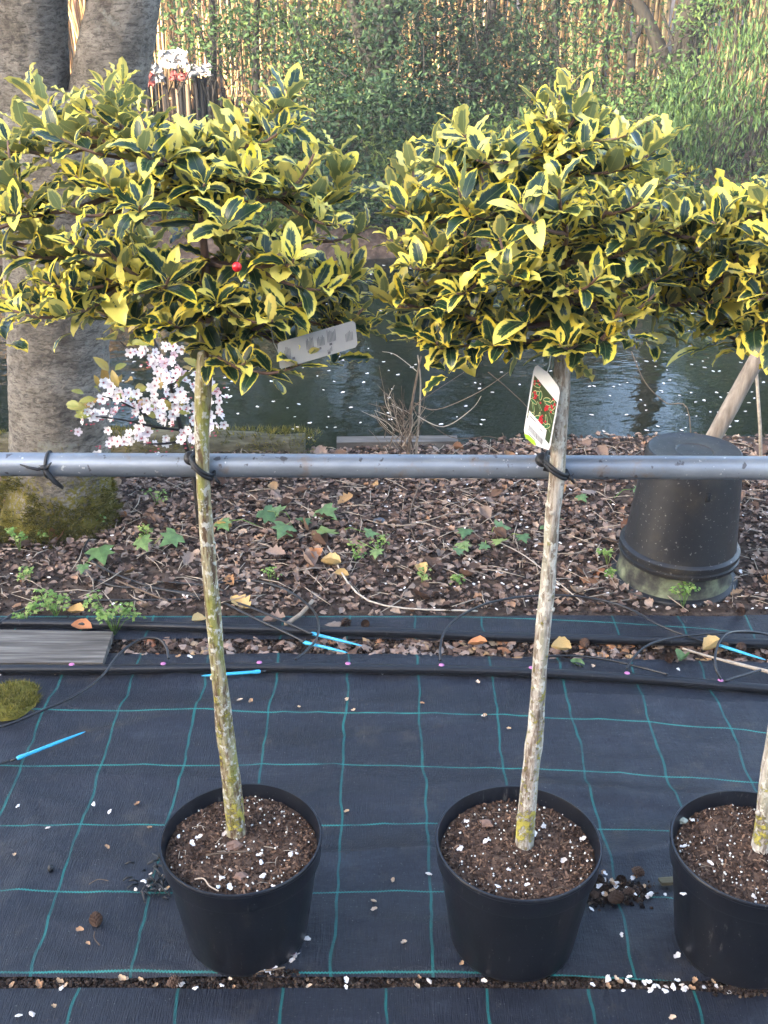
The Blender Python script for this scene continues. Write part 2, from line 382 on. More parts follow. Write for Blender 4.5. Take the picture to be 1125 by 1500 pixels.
def mat_galv():
    m, nt, bs = new_mat('galvanised_steel')
    f = noise_tex(nt, 10, 8, .65, stretch=(.5, 1, 1)); f2 = noise_tex(nt, 60, 3, .5); f3 = noise_tex(nt, 130, 2, .5); f4 = noise_tex(nt, 26, 5, .6)
    c = ramp(nt, [(0.3, (0.15, 0.175, 0.215)), (0.55, (0.235, 0.27, 0.32)), (0.75, (0.33, 0.37, 0.42))], f).outputs[0]
    c = mixc(nt, ramp(nt, [(0.645, (0,) * 3), (0.69, (.9,) * 3)], f2).outputs[0], c, (0.075, 0.075, 0.085))
    c = mixc(nt, ramp(nt, [(0.70, (0,) * 3), (0.74, (.7,) * 3)], f3).outputs[0], c, (0.62, 0.64, 0.66))
    c = mixc(nt, ramp(nt, [(0.58, (0,) * 3), (0.72, (.6,) * 3)], f4).outputs[0], c, (0.24, 0.17, 0.12))
    L(nt, c, bs.inputs['Base Color']); bs.inputs['Metallic'].default_value = 0.55
    L(nt, mth(nt, 'ADD', .36, mth(nt, 'MULTIPLY', f, .25)), bs.inputs['Roughness']); bump(nt, bs, f2, 0.1, 0.002)
    return m
def mat_wood(name, a, b, c_, scale=8, st=(12, 1, 1), bm=.6):
    return noisy(name, [(0.3, a), (0.5, b), (0.72, c_)], scale, 0.85, bm, 0.006, 8, stretch=st, spec=.2)

MT = dict(
    fabric=mat_fabric(), holly=mat_holly(),
    stemA=mat_stem('holly_bark_green', (0.30, 0.27, 0.17), (0.12, 0.075, 0.045), (0.24, 0.25, 0.055), 0.20),
    stemB=mat_stem('holly_bark_pale', (0.40, 0.365, 0.315), (0.19, 0.145, 0.11), (0.33, 0.32, 0.24), 0.20),
    twig=noisy('holly_twig', [(0.35, (0.10, 0.055, 0.045)), (0.6, (0.17, 0.10, 0.075)), (0.75, (0.20, 0.20, 0.09))], 18, .6, .2),
    cherry=mat_cherry(), pot=mat_plastic('pot_plastic', (0.0032, 0.0042, 0.0078), 0.33, .8), pipe=mat_plastic('pipe_plastic', (0.0038, 0.0046, 0.0072), 0.30, .4),
    old=mat_old_pot(), water=mat_water(), galv=mat_galv(),
    algae=noisy('algae_plastic', [(0.38, (0.012, 0.012, 0.011)), (0.48, (0.045, 0.047, 0.034)), (0.58, (0.10, 0.115, 0.068)), (0.72, (0.18, 0.20, 0.13))], 16, .75, .5, .006, 8),
    rubber=plain('black_rubber', (0.011, 0.012, 0.015), .55, .4), tube=plain('drip_tube_plastic', (0.0055, 0.006, 0.008), .35),
    blue=plain('blue_plastic', (0.03, 0.36, 0.60), .35), pink=plain('pink_plastic', (0.42, 0.14, 0.30), .45),
    soil=noisy('potting_soil', [(0.3, (0.022, 0.013, 0.009)), (0.5, (0.066, 0.040, 0.028)), (0.68, (0.13, 0.082, 0.057))], 70, .95, 1.0, .008, 8, spec=.1),
    crumb=varied('soil_crumb', [(0, (0.018, 0.011, 0.008)), (.4, (0.060, 0.036, 0.026)), (.75, (0.12, 0.073, 0.050)), (.93, (0.20, 0.12, 0.080)), (1, (.28, .18, .12))], .95, .1),
    humus=varied('dark_humus', [(0, (0.010, 0.007, 0.006)), (.5, (0.030, 0.020, 0.016)), (.9, (0.062, 0.042, 0.032)), (1, (.14, .10, .07))], .95, .1),
    perlite=varied('perlite', [(0, (0.62, 0.60, 0.55)), (1, (0.85, 0.84, 0.80))], .8, .3, namt=.2),
    ground=noisy('bed_soil', [(0.3, (0.022, 0.015, 0.011)), (0.5, (0.055, 0.038, 0.029)), (0.7, (0.11, 0.080, 0.062))], 24, .95, 1.0, .02, 9, spec=.1),
    dead=varied('dead_leaf', [(0, (0.055, 0.030, 0.020)), (.22, (0.13, 0.075, 0.050)), (.45, (0.24, 0.155, 0.115)), (.65, (0.34, 0.245, 0.195)), (.82, (0.23, 0.185, 0.155)), (.93, (0.42, 0.26, 0.12)), (1, (0.30, 0.11, 0.05))], .7, .3, .12, 70, .5, bmp=.5),
    litter=varied('leaf_litter', [(0, (0.040, 0.024, 0.018)), (.25, (0.105, 0.064, 0.048)), (.5, (0.20, 0.132, 0.102)), (.78, (0.29, 0.205, 0.155)), (.94, (0.38, 0.29, 0.225)), (1, (0.36, 0.19, 0.10))], .8, .25, .08, 60, .4),
    stick=varied('dry_stick', [(0, (0.075, 0.050, 0.036)), (.5, (0.19, 0.14, 0.10)), (.8, (0.33, 0.265, 0.20)), (1, (0.46, 0.40, 0.33))], .85, .2),
    petal=varied('fallen_petal', [(0, (0.66, 0.56, 0.48)), (.3, (0.78, 0.72, 0.68)), (1, (0.86, 0.83, 0.82))], .6, .3, .15, 60, .15),
    brownpetal=varied('brown_petal', [(0, (0.36, 0.19, 0.10)), (.5, (0.50, 0.33, 0.19)), (1, (0.62, 0.48, 0.36))], .7, .3, .1, 60, .2),
    blossom=varied('cherry_petal', [(0, (0.78, 0.70, 0.72)), (.4, (0.82, 0.80, 0.80)), (.88, (0.81, 0.77, 0.77)), (1, (0.72, 0.52, 0.57))], .55, .3, .25, 120, .3),
    heart=varied('cherry_heart', [(0, (0.36, 0.05, 0.09)), (1, (0.48, 0.14, 0.14))], .6, .3),
    bronze=varied('cherry_young_leaf', [(0, (0.20, 0.22, 0.04)), (.6, (0.30, 0.28, 0.06)), (1, (0.34, 0.20, 0.06))], .45, .4, .25),
    ivy=varied('ivy_leaf', [(0, (0.075, 0.15, 0.05)), (.6, (0.13, 0.22, 0.07)), (1, (0.26, 0.32, 0.09))], .45, .4, .15, 2.2, .6),
    weed=varied('weed_leaf', [(0, (0.10, 0.20, 0.035)), (.7, (0.20, 0.32, 0.07)), (1, (0.30, 0.34, 0.10))], .55, .35, .2),
    moss=varied('moss', [(0, (0.050, 0.055, 0.010)), (.5, (0.115, 0.105, 0.018)), (.85, (0.21, 0.175, 0.035)), (1, (0.27, 0.21, 0.06))], .9, .15, .1),
    board=mat_wood('weathered_board', (0.040, 0.036, 0.032), (0.105, 0.095, 0.085), (0.20, 0.185, 0.165), 7, (.7, 14, 6)),
    log=mat_wood('wet_log', (0.035, 0.030, 0.020), (0.085, 0.075, 0.045), (0.16, 0.145, 0.095), 10, (1, 5, 5)),
    pole=mat_wood('grey_pole', (0.10, 0.080, 0.062), (0.215, 0.18, 0.145), (0.33, 0.29, 0.245), 14, (4, 4, .5)),
    cane=varied('golden_cane', [(0, (0.12, 0.075, 0.045)), (.3, (0.36, 0.22, 0.10)), (.6, (0.52, 0.36, 0.17)), (.85, (0.60, 0.44, 0.24)), (1, (0.46, 0.24, 0.17))], .7, .2, 0, 9, .6),
    stake=varied('dark_stake', [(0, (0.006, 0.006, 0.007)), (.7, (0.016, 0.013, 0.012)), (.9, (0.06, 0.042, 0.03)), (1, (0.22, 0.16, 0.11))], .8, .2),
    cone=varied('cone_scale', [(0, (0.045, 0.026, 0.018)), (1, (0.12, 0.072, 0.050))], .8, .2),
    slate=plain('slate', (0.055, 0.062, 0.075), .6), stone=noisy('brown_stone', [(.3, (.10, .06, .045)), (.7, (.26, .16, .12))], 30, .9, .8),
    barkA=noisy('far_bark', [(.3, (.008, .007, .006)), (.6, (.022, .019, .016)), (.8, (.045, .038, .031))], 9, .9, .7, .02, 7, stretch=(3, 3, .6)),
    fol_dark=varied('far_leaf_dark', [(0, (0.010, 0.028, 0.016)), (.6, (0.024, 0.056, 0.026)), (1, (0.055, 0.095, 0.036))], .6, .2, .2, 3, .3),
    fol_mid=varied('far_leaf_mid', [(0, (0.026, 0.062, 0.026)), (.6, (0.062, 0.118, 0.040)), (1, (0.12, 0.18, 0.052))], .6, .2, .25, 3, .3),
    fol_light=varied('far_leaf_light', [(0, (0.055, 0.10, 0.030)), (.6, (0.11, 0.165, 0.045)), (1, (0.17, 0.21, 0.06))], .6, .2, .3, 3, .25),
    fol_yel=varied('far_leaf_yellow', [(0, (0.22, 0.25, 0.03)), (.5, (0.42, 0.40, 0.04)), (1, (0.62, 0.52, 0.05))], .5, .35, .3, 3, .2),
    orange=varied('orange_bloom', [(0, (0.62, 0.22, 0.06)), (1, (0.75, 0.40, 0.16))], .6, .3, .2),
    white=plain('white_sheet', (0.30, 0.29, 0.30), .8), red=plain('red_sheet', (0.26, 0.06, 0.055), .8),
    card=plain('label_card', (0.80, 0.81, 0.82), .35), cardgrey=plain('label_card_back', (0.20, 0.205, 0.205), .5), ink=plain('label_ink', (0.05, 0.05, 0.055), .6),
    inkgrey=plain('label_grey_ink', (0.06, 0.063, 0.066), .6), pgreen=plain('print_green', (0.02, 0.13, 0.05), .35), pdark=plain('print_dark_green', (0.05, 0.075, 0.03), .35),
    pred=plain('print_red', (0.55, 0.02, 0.04), .35), plime=plain('print_lime', (0.36, 0.58, 0.04), .35), berry=plain('berry_red', (0.55, 0.012, 0.018), .2), pcream=plain('print_cream', (0.62, 0.60, 0.30), .4),
)

# ------------------------------------------------------------------ the setting: ground, pond, fabric
WATER_Z = -0.16
def bed_noise(x, y): return 0.016 * mnoise.noise(Vector((x * 2.3, y * 2.3, 0))) + 0.008 * mnoise.noise(Vector((x * 7, y * 7, 3)))
def pond_near(x): return 4.02 + 0.05 * math.sin(x * 1.7 + .4) + (0.10 * max(0, x - .1))
def smooth01(a, b, x):
    t = min(1, max(0, (x - a) / (b - a))); return t * t * (3 - 2 * t)
def ground_h(x, y):
    far = 7.75 + 0.25 * math.sin(x * .8)
    h = -0.014 * (1 - smooth01(2.62, 2.80, y)) + bed_noise(x, y) * smooth01(2.66, 2.9, y)
    if y > 3.8:
        n = pond_near(x)
        if y < (n + far) / 2: h -= 0.75 * smooth01(n - .05, n + .40, y)
        else:
            h = h - 0.75 * (1 - smooth01(far - .9, far + .25, y)) + 0.10 * smooth01(far, far + 4, y) + 0.05 * mnoise.noise(Vector((x, y, 0)))
    return h
ys = np.concatenate([np.array([-40, -10, -3, -1, 0.2]), np.arange(0.8, 2.6, .3), np.arange(2.6, 4.7, .035), np.arange(4.7, 6.4, .3), np.arange(6.4, 15, .18), np.array([16, 18, 22, 30, 50, 90, 160, 300])])
xs = np.concatenate([np.array([-300, -120, -50, -20, -9]), np.arange(-6, -2.2, .35), np.arange(-2.2, 2.2, .035), np.arange(2.2, 6, .35), np.array([6, 9, 20, 50, 120, 300])])
V = np.array([[x, y, ground_h(x, y)] for y in ys for x in xs])
nx, ny = len(xs), len(ys)
F = np.array([[j * nx + i, j * nx + i + 1, (j + 1) * nx + i + 1, (j + 1) * nx + i] for j in range(ny - 1) for i in range(nx - 1)])
o = bpy.data.objects.new('ground', np_mesh('ground', V, F, MT['ground'])); link(o); tag(o, 'dark soil ground under the leaf litter', 'ground', kind='structure')
b = MB(); b.add([(-60, 3.7, WATER_Z), (60, 3.7, WATER_Z), (60, 10.2, WATER_Z), (-60, 10.2, WATER_Z)], [(0, 1, 2, 3)])
o = b.build('pond_water', MT['water']); tag(o, 'dark pond water reflecting trees and blue sky', 'water', kind='structure')

def fab_h(x, y):
    """folds and humps of the woven sheet"""
    h = 0.010 * mnoise.noise(Vector((x * 1.1, y * 4.2, 1.0))) + 0.0045 * mnoise.noise(Vector((x * 4, y * 7, 9.0)))
    r1 = 1.80 + .03 * math.sin(x * 2.2); h += 0.020 * math.exp(-((y - r1) / .055) ** 2) * (0.6 + .4 * math.sin(x * 3 + 1))
    r2 = 2.33 - .05 * max(0, x); h += 0.013 * math.exp(-((y - r2) / .05) ** 2) * (.65 - .35 * math.tanh(x * 2))
    h += .007 * (1 - min(1, 3 * abs(mnoise.noise(Vector((x * 1.6 + y * .6, y * 5.5, 21.0)))))) ** 2 + .004 * (1 - min(1, 4 * abs(mnoise.noise(Vector((x * 5.5, y * 2.6 + x, 33.0)))))) ** 2
    r3 = 2.04 - .10 * (x - .3); h += 0.013 * math.exp(-((y - r3) / .032) ** 2) * smooth01(0.05, .35, x)
    return h
def fabric(name, x0, x1, y0f, y1f, nxg, nyg, u0, v0, zoff, label, hk=1.0):
    V = []; U = []
    for j in range(nyg + 1):
        for i in range(nxg + 1):
            x = x0 + (x1 - x0) * i / nxg; ya, yb = y0f(x), y1f(x); y = ya + (yb - ya) * j / nyg
            e = min(1, min(j, nyg - j) / 3.0)
            z = zoff + hk * max(fab_h(x, y), -.004) * e
            if name.endswith('main'): pass
            V.append((x, y, z)); U.append(((x - u0) / .186, (y + 0.104 * max(0, x - .1) ** 2 - v0) / .198))
    n = nxg + 1
    F = np.array([[j * n + i, j * n + i + 1, (j + 1) * n + i + 1, (j + 1) * n + i] for j in range(nyg) for i in range(nxg)])
    o = bpy.data.objects.new(name, np_mesh(name, np.array(V), F, MT['fabric'], np.array(U)))
    link(o); tag(o, label, 'fabric', kind='structure'); return o
FZ = 0.004
rag = lambda s, a: (lambda x: a * mnoise.noise(Vector((x * 5, s, 0))) + a * .5 * mnoise.noise(Vector((x * 19, s, 4))))
rf, rm, rb, rt = rag(1, .006), rag(2, .006), rag(3, .008), rag(4, .010)
seam = lambda x: 1.497 - 0.035 * max(0, x - .35)
fabric('ground_fabric', -1.9, 1.9, lambda x: 0.15, lambda x: seam(x) - .013 + rf(x), 160, 70, 0.002, 0.0, FZ, 'front strip of black woven ground fabric below the debris seam', .4)
fabric('ground_fabric', -1.9, 1.9, lambda x: seam(x) + .012 + rm(x), lambda x: 2.585 - .04 * max(0, x) + rb(x), 260, 150, -0.0945, 1.518, FZ, 'wide black woven ground fabric sheet with teal grid under the pots')
fabric('ground_fabric', -1.9, 1.9, lambda x: 2.655 - .03 * max(0, x) + rb(x + 5), lambda x: 2.778 + rt(x), 200, 12, 0.088, 0.0, FZ + .002, 'narrow black woven ground fabric strip edging the leaf litter bed', .5)
def on_fabric(px, py, h=0.0):
    p = gr(px, py, FZ); p.z = FZ + max(fab_h(p.x, p.y), -.004) + h; return p

# tall unseen hedge, added: keeps low sun off the near ground, far bank sunlit
rgh = np.random.default_rng(5)
hd = thing('added_shade_hedge', (-9.5, -9.6, 0), 'unseen tall hedge added behind the camera to shade the near ground', 'hedge')
b = MB(); HN = 60
for i in range(HN + 1):
    x = -26 + 32 * i / HN; t = 7.5 + .25 * mnoise.noise(Vector((x * .8, 0, 0))); 
    for (y, z) in ((-9.05, -.05), (-8.95, t * .5), (-9.1, t - .2), (-9.6, t), (-10.1, t - .2), (-10.2, t * .5), (-10.1, -.05)): b.v.append((x, y + .12 * mnoise.noise(Vector((x * 2, z * 2, y))), z))
b.f = [(i * 7 + k, (i + 1) * 7 + k, (i + 1) * 7 + k + 1, i * 7 + k + 1) for i in range(HN) for k in range(6)] + [tuple(range(7)), tuple(HN * 7 + k for k in range(6, -1, -1))]; b.m = [0] * len(b.f)
b.build('shade_core', MT['barkA'], hd)  # solid core of the added hedge, blocks the sun
n = 9000; x = rgh.uniform(-26, 6, n); sd = rgh.uniform(0, 1, n); z = np.where(sd < .6, rgh.uniform(0, 7.5, n), 7.45 + rgh.normal(0, .16, n)); y = np.where(sd < .6, -9.0 + rgh.normal(0, .08, n), rgh.uniform(-10.1, -9.0, n))
o = cloud('foliage', np.array([(0, -.5, 0), (.26, 0, .08), (0, .5, -.06), (-.26, 0, .08)]), np.array([(0, 1, 2, 3)]), np.stack([x, y, z], 1), rot_batch(n, None, rgh), rgh.uniform(.10, .2, n), MT['fol_dark'], hd, rg=rgh, smooth=False); o['kind'] = 'stuff'

# ------------------------------------------------------------------ plastic pots with soil
ch_tV = [(-.5, -.5, -.35), (.5, -.4, -.3), (.4, .5, -.4), (-.45, .45, -.3), (-.3, -.35, .4), (.35, -.3, .35), (.3, .35, .45), (-.35, .3, .3)]
ch_tF = [(0, 3, 2, 1), (4, 5, 6, 7), (0, 1, 5, 4), (1, 2, 6, 5), (2, 3, 7, 6), (3, 0, 4, 7)]
def make_pot(cx, cy, rt_, rb_, hh, soil_h, label, seed, grp):
    e = thing('plant_pot', (cx, cy, FZ), label, 'pot', grp)
    z0 = FZ + .003; rr = rt_ - .006
    rz = hh - .040
    b = MB().lathe([(rb_ * .6, z0 + .012), (rb_ - .012, z0 + .006), (rb_ - .004, z0), (rb_, z0 + .004), (rb_ + .002, z0 + .012), (rb_ + (rr - rb_) * .5, z0 + rz * .5), (rr - .001, z0 + rz), (rr - .004, z0 + rz + .002), (rr - .006, z0 + rz), (rb_ - .004, z0 + .02), (rb_ * .6, z0 + .02)], (cx, cy, 0), 72, .008, seed=seed)
    body = b.build('pot_body', MT['pot'], e); smooth_by_angle(body, 40)
    b = MB().lathe([(rr - .003, z0 + rz - .003), (rr + .0035, z0 + rz - .004), (rr + .0045, z0 + rz), (rt_ - .001, z0 + hh - .009), (rt_ + .0012, z0 + hh - .007), (rt_ + .0018, z0 + hh - .003), (rt_, z0 + hh), (rt_ - .003, z0 + hh), (rt_ - .0042, z0 + hh - .003), (rr - .003, z0 + rz)], (cx, cy, 0), 96, .008, seed=seed)
    rim = b.build('rim', MT['pot'], e); smooth_by_angle(rim, 40)
    # soil surface
    V = [(cx, cy, soil_h + .004)]; F = []; rs = rr - .003; nr, na = 16, 56
    for i in range(1, nr + 1):
        for k in range(na):
            a = 2 * math.pi * k / na; r = rs * i / nr
            x, y = cx + r * math.cos(a), cy + r * math.sin(a)
            V.append((x, y, soil_h + .006 * mnoise.noise(Vector((x * 22, y * 22, seed))) + .004 * mnoise.noise(Vector((x * 60, y * 60, seed))) - .004 * (i / nr) ** 6))
    b = MB(); b.add(V, [(0, 1 + k, 1 + (k + 1) % na) for k in range(na)] + [(1 + (i - 1) * na + k, 1 + i * na + k, 1 + i * na + (k + 1) % na, 1 + (i - 1) * na + (k + 1) % na) for i in range(1, nr) for k in range(na)])
    soil = b.build('soil', MT['soil'], e)
    rg = np.random.default_rng(int(seed * 10) + 3)
    def disc(n, zz):
        r = (rs - .004) * np.sqrt(rg.uniform(0, 1, n)); a = rg.uniform(0, 2 * np.pi, n)
        return np.stack([cx + r * np.cos(a), cy + r * np.sin(a), np.full(n, soil_h) + zz + .006 * np.array([mnoise.noise(Vector(((cx + r[i] * math.cos(a[i])) * 22, (cy + r[i] * math.sin(a[i])) * 22, seed))) for i in range(n)])], 1)
    n = 2600; o = cloud('soil_crumbs', ch_tV, ch_tF, disc(n, .0005), rot_batch(n, None, rg), np.stack([rg.uniform(.002, .0075, n) * rg.choice([1, 1, 1, 2.4], n), rg.uniform(.0018, .005, n), rg.uniform(.0018, .0045, n)], 1), MT['crumb'], soil, rg=rg, smooth=False); o['kind'] = 'stuff'
    n = 140; sz = rg.uniform(.0012, .0040, n); o = cloud('perlite', ch_tV, ch_tF, disc(n, .003), rot_batch(n, None, rg), sz, MT['perlite'], soil, rg=rg); o['kind'] = 'stuff'
    b = MB()
    for k in range(24):
        r = (rs - .02) * math.sqrt(rg.uniform()); a = rg.uniform(0, 6.28); L0 = rg.uniform(.008, .028); d = rg.uniform(0, 6.28)
        p = Vector((cx + r * math.cos(a), cy + r * math.sin(a), soil_h + .006)); q = Vector((math.cos(d), math.sin(d), 0)) * L0
        b.tube([p - q * .5, p + Vector((rg.uniform(-.003, .003), rg.uniform(-.003, .003), .003)), p + q * .5], [.0004, .0006, .0003], 5)
    o = b.build('root_fibres', MT['stick'], soil); o['kind'] = 'stuff'
    return e
POT_A, POT_B, POT_C = (-.262, 1.617), (.245, 1.606), (.672, 1.590)
SOIL = .218
make_pot(*POT_A, .1475, .113, .236, SOIL, 'black plastic pot with a short twig and reddish clods on its soil', 1.3, 'black plastic tree pots')
make_pot(*POT_B, .1500, .116, .238, SOIL, 'black plastic pot of the pale stemmed holly, next to the heap of cones', 4.7, 'black plastic tree pots')
make_pot(*POT_C, .1500, .116, .240, SOIL, 'scratched black plastic pot with grey lichen tuft at its soil rim', 8.1, 'black plastic tree pots')

# ------------------------------------------------------------------ holly standards
def leaf_mesh(name, w, bend, fold, spine, wave, twist, seed):
    rg = random.Random(seed); rows, cols = 9, 5; V = []; U = []; F = []
    y = z = 0.0; dt = 1.0 / (rows - 1)
    for i in range(rows):
        t = i / (rows - 1)
        hw = w * (math.sin(math.pi * min(1, t * .97 + .03) ** .82) ** .72) if 0 < i < rows - 1 else (.012 if i == 0 else .006)
        if i == 1: hw *= .72
        ph = bend * (t - .15)
        for c in range(cols):
            u = -1 + 2 * c / (cols - 1); s = 0
            if abs(u) == 1 and 0 < i < rows - 1:
                s = spine * (1 if (i + (c == 0)) % 2 else -.35) * (0.35 + .65 * t)
            x = u * hw + (math.copysign(s, u) if s else 0)
            zz = fold * abs(x) * 1.0 - .35 * fold * abs(u) ** 3 * hw + (wave * (1 if (i % 2) else -1) * abs(u) if abs(u) == 1 else 0)
            tw = twist * (t - .3)
            xx, z2 = x * math.cos(tw) - zz * math.sin(tw), x * math.sin(tw) + zz * math.cos(tw)
            V.append((xx, y - z2 * math.sin(ph), z + z2 * math.cos(ph))); U.append((c / (cols - 1), t))
        y += math.cos(ph) * dt; z += math.sin(ph) * dt
    for i in range(rows - 1):
        for c in range(cols - 1):
            a = i * cols + c; F.append((a, a + 1, a + cols + 1, a + cols))
    return np.array(V), np.array(F), np.array(U)
LEAVES = [leaf_mesh('h', w, be, fo, sp, wa, tw, i) for i, (w, be, fo, sp, wa, tw) in enumerate([
    (.235, -.75, .35, .00, .00, .15), (.215, -1.05, .45, .00, .015, -.3), (.25, -.45, .25, .025, .02, .2), (.225, -.9, .5, .05, .035, -.15),
    (.20, -1.3, .4, .00, .01, .35), (.255, .25, .3, .01, .01, 0.0), (.21, -.6, .55, .055, .045, .3), (.24, .5, .4, .03, .02, -.2),
    (.24, -1.4, .5, .0, .02, -.4), (.23, -.8, .45, .05, .05, .4), (.27, -.2, .2, .0, .03, -.1), (.25, -.3, .5, .03, .03, .25), (.25, -1.6, .3, .02, .03, .1), (.22, .3, .5, .045, .05, -.4)])]
LEAF_ME = [np_mesh('holly_leaf', v, f, MT['holly'], u) for (v, f, u) in LEAVES]
def in_poly(x, y, poly):
    c = False; j = len(poly) - 1
    for i in range(len(poly)):
        (x1, y1), (x2, y2) = poly[i], poly[j]
        if (y1 > y) != (y2 > y) and x < (x2 - x1) * (y - y1) / (y2 - y1) + x1: c = not c
        j = i
    return c
def bez(a, c, d, n): return [a * (1 - t) ** 2 + c * (2 * t * (1 - t)) + d * t * t for t in [i / n for i in range(n + 1)]]
def make_holly(label, stem_px, widths, Yb, Yt, fork_py, cen_px, cY, half_d, poly, tips_px, ntips, mat_stem_, seed, low_tips=()):
    rg = random.Random(seed)
    py0, py1 = stem_px[0][1], stem_px[-1][1]
    pts = []; rad = []
    for (px, py), w in zip(stem_px, widths):
        Y = Yb + (Yt - Yb) * min(1, (py0 - py) / 480.0)
        p = at(px, py, Y); pts.append(p); rad.append(w * .5 * proj(p)[2] / FPX)
    # refine + knots
    P2, R2 = [], []
    for i in range(len(pts) - 1):
        m = 9
        for k in range(m):
            t = k / m; p = pts[i].lerp(pts[i + 1], t); r = rad[i] * (1 - t) + rad[i + 1] * t
            p = p + Vector((.0016 * mnoise.noise(Vector((p.z * 14, seed, 0))), .0016 * mnoise.noise(Vector((p.z * 14, seed, 5))), 0))
            r *= 1 + .07 * mnoise.noise(Vector((p.z * 26, seed, 2))) + .10 * max(0, mnoise.noise(Vector((p.z * 48, seed, 7))) - .35)
            P2.append(p); R2.append(r)
    P2.append(pts[-1]); R2.append(rad[-1])
    P2.insert(0, P2[0] - Vector((0, 0, .03))); R2.insert(0, R2[0] * 1.15)
    base = Vector((pts[0].x, pts[0].y, SOIL))
    root = thing('holly_tree', base, label, 'tree', 'variegated holly standards')
    ki = max(i for i, p in enumerate(P2) if proj(p)[1] > fork_py - 45)
    MB().tube(P2[ki - 1:], [r * .9 for r in R2[ki - 1:]], 12, True, jit=.16).build('leader', MT['twig'], root)
    tr = MB().tube(P2[:ki + 1], R2[:ki + 1], 20, True, jit=.16)
    # cut twig scars on the stem
    for k in range(7):
        i = rg.randrange(8, ki - 6); a = rg.uniform(3.4, 6.0); d = Vector((math.cos(a), math.sin(a), rg.uniform(0, .3)))
        q = P2[i] + d * R2[i] * .8; tr.tube([q, q + d * R2[i] * .38, q + d * R2[i] * .45], [R2[i] * .42, R2[i] * .34, R2[i] * .05], 8)
    tr.build('trunk', mat_stem_, root)
    # tips
    cx = (cen_px[0]); cyp = cen_px[1]
    xs_ = [p[0] for p in poly]; ys_ = [p[1] for p in poly]
    ax, ay = (max(xs_) - min(xs_)) / 2, (max(ys_) - min(ys_)) / 2; mx, my = (max(xs_) + min(xs_)) / 2, (max(ys_) + min(ys_)) / 2
    tips = [at(x, y, cY + d) for (x, y, d) in tips_px]
    tries = 0
    while len(tips) < ntips and tries < 40000:
        tries += 1
        x, y = rg.uniform(min(xs_), max(xs_)), rg.uniform(min(ys_), max(ys_))
        if not in_poly(x, y, poly): continue
        e = ((x - mx) / ax) ** 2 + ((y - my) / ay) ** 2
        hd = half_d * math.sqrt(max(.12, 1 - e)); dy = rg.uniform(-1, 1) * hd
        if (e + (dy / half_d) ** 2) < rg.uniform(0, .5) ** 2: continue
        p = at(x, y, cY + dy)
        if min((p - q).length for q in tips) < .040: continue
        tips.append(p)
    # branches grow by cheapest connection to what is already there
    fk = [i for i, p in enumerate(P2) if proj(p)[1] < fork_py]
    nodes = [(P2[i], 0.0, None, None) for i in fk[::4]] + [(P2[-1], 0.0, None, None)]
    cen = at(cen_px[0], cen_px[1], cY)
    foot = nodes[0][0]
    order = sorted(tips, key=lambda t: (t - foot).length)
    paths = []   # [points, count, parentpath]
    shoots = []
    for t in order:
        best = None
        for (p, pl, pi, dr) in nodes:
            d = t - p
            if d.length < .03: continue
            cost = d.length + .45 * pl + (.25 * max(0, p.z - t.z)) + (0.0 if dr is None else .04 * (1 - dr.dot(d.normalized())))
            if best is None or cost < best[0]: best = (cost, p, pl, pi, dr)
        _, p, pl, pi, dr = best; d = t - p
        out = (t - foot).normalized()
        ctrl = p + d * .5 + (Vector((0, 0, -.04)) + out * .02) * min(1, d.length / .15) + Vector((rg.uniform(-1, 1), rg.uniform(-1, 1), rg.uniform(-1, 1))) * d.length * .06
        pp = bez(p, ctrl, t, 5); idx = len(paths); paths.append([pp, 1, pi])
        q = pi
        while q is not None: paths[q][1] += 1; q = paths[q][2]
        for k in (1, 2, 3, 4):
            nodes.append((pp[k], pl + d.length * k / 5, idx, (pp[k + 1] - pp[k - 1]).normalized()))
        D = (pp[-1] - pp[-2]).normalized()
        shoots.append((t, (D * .7 + out * .35 + Vector((0, 0, .85))).normalized(), d.length, pp))
    for pp, n, pi in paths:
        r0 = .0016 + .00125 * math.sqrt(n); r1 = .0016 + .00055 * math.sqrt(max(0, n - 1)) * .6
        MB().tube(pp, [r0 + (r1 - r0) * k / 5 for k in range(6)], 7).build('branch', MT['twig'] if n < 9 else mat_stem_, root)
    # leaves
    recs = []
    for (t, D, ln, pp) in shoots:
        n = rg.randint(8, 12); a0 = rg.uniform(0, 6.28); ex = D.orthogonal().normalized(); ey = D.cross(ex)
        vig = rg.uniform(.78, 1.15); span = rg.uniform(.05, .095); ysh = rg.random() < .42
        for k in range(n):
            f = k / (n - 1)                                    # 0 lowest .. 1 tip
            a = a0 + k * 2.4 + rg.uniform(-.25, .25)
            s = span * (1 - f)
            if s < ln * .95 and ln > .03:
                u = 1 - s / max(ln, 1e-3); j = min(4, max(0, int(u * 5))); w = u * 5 - j; org = pp[j].lerp(pp[j + 1], min(1, max(0, w)))
            else: org = t - D * s
            ph = R(76 - 46 * f + rg.uniform(-16, 16))
            rd = ex * math.cos(a) + ey * math.sin(a)
            ld = (D * math.cos(ph) + rd * math.sin(ph) + Vector((0, 0, -.10 * (1 - f)))).normalized()
            nr = (D * math.sin(ph) - rd * math.cos(ph)); nr = (nr + Vector((0, 0, .55)) + rd * .25 + Vector((rg.uniform(-.3, .3), rg.uniform(-.3, .3), rg.uniform(-.3, .3)))); nr = (nr - ld * nr.dot(ld)).normalized()
            L0 = (.0545 - .018 * max(0, f - .6) / .4) * vig * rg.uniform(.78, 1.2)
            if rg.random() < .04: L0 *= 1.12
            recs.append((org + rd * .0018, ld, nr, L0, rg.randrange(len(LEAVES)), (max(0, f - .45) * 1.3 if ysh else max(0, f - .75) * .8)))
    out = []
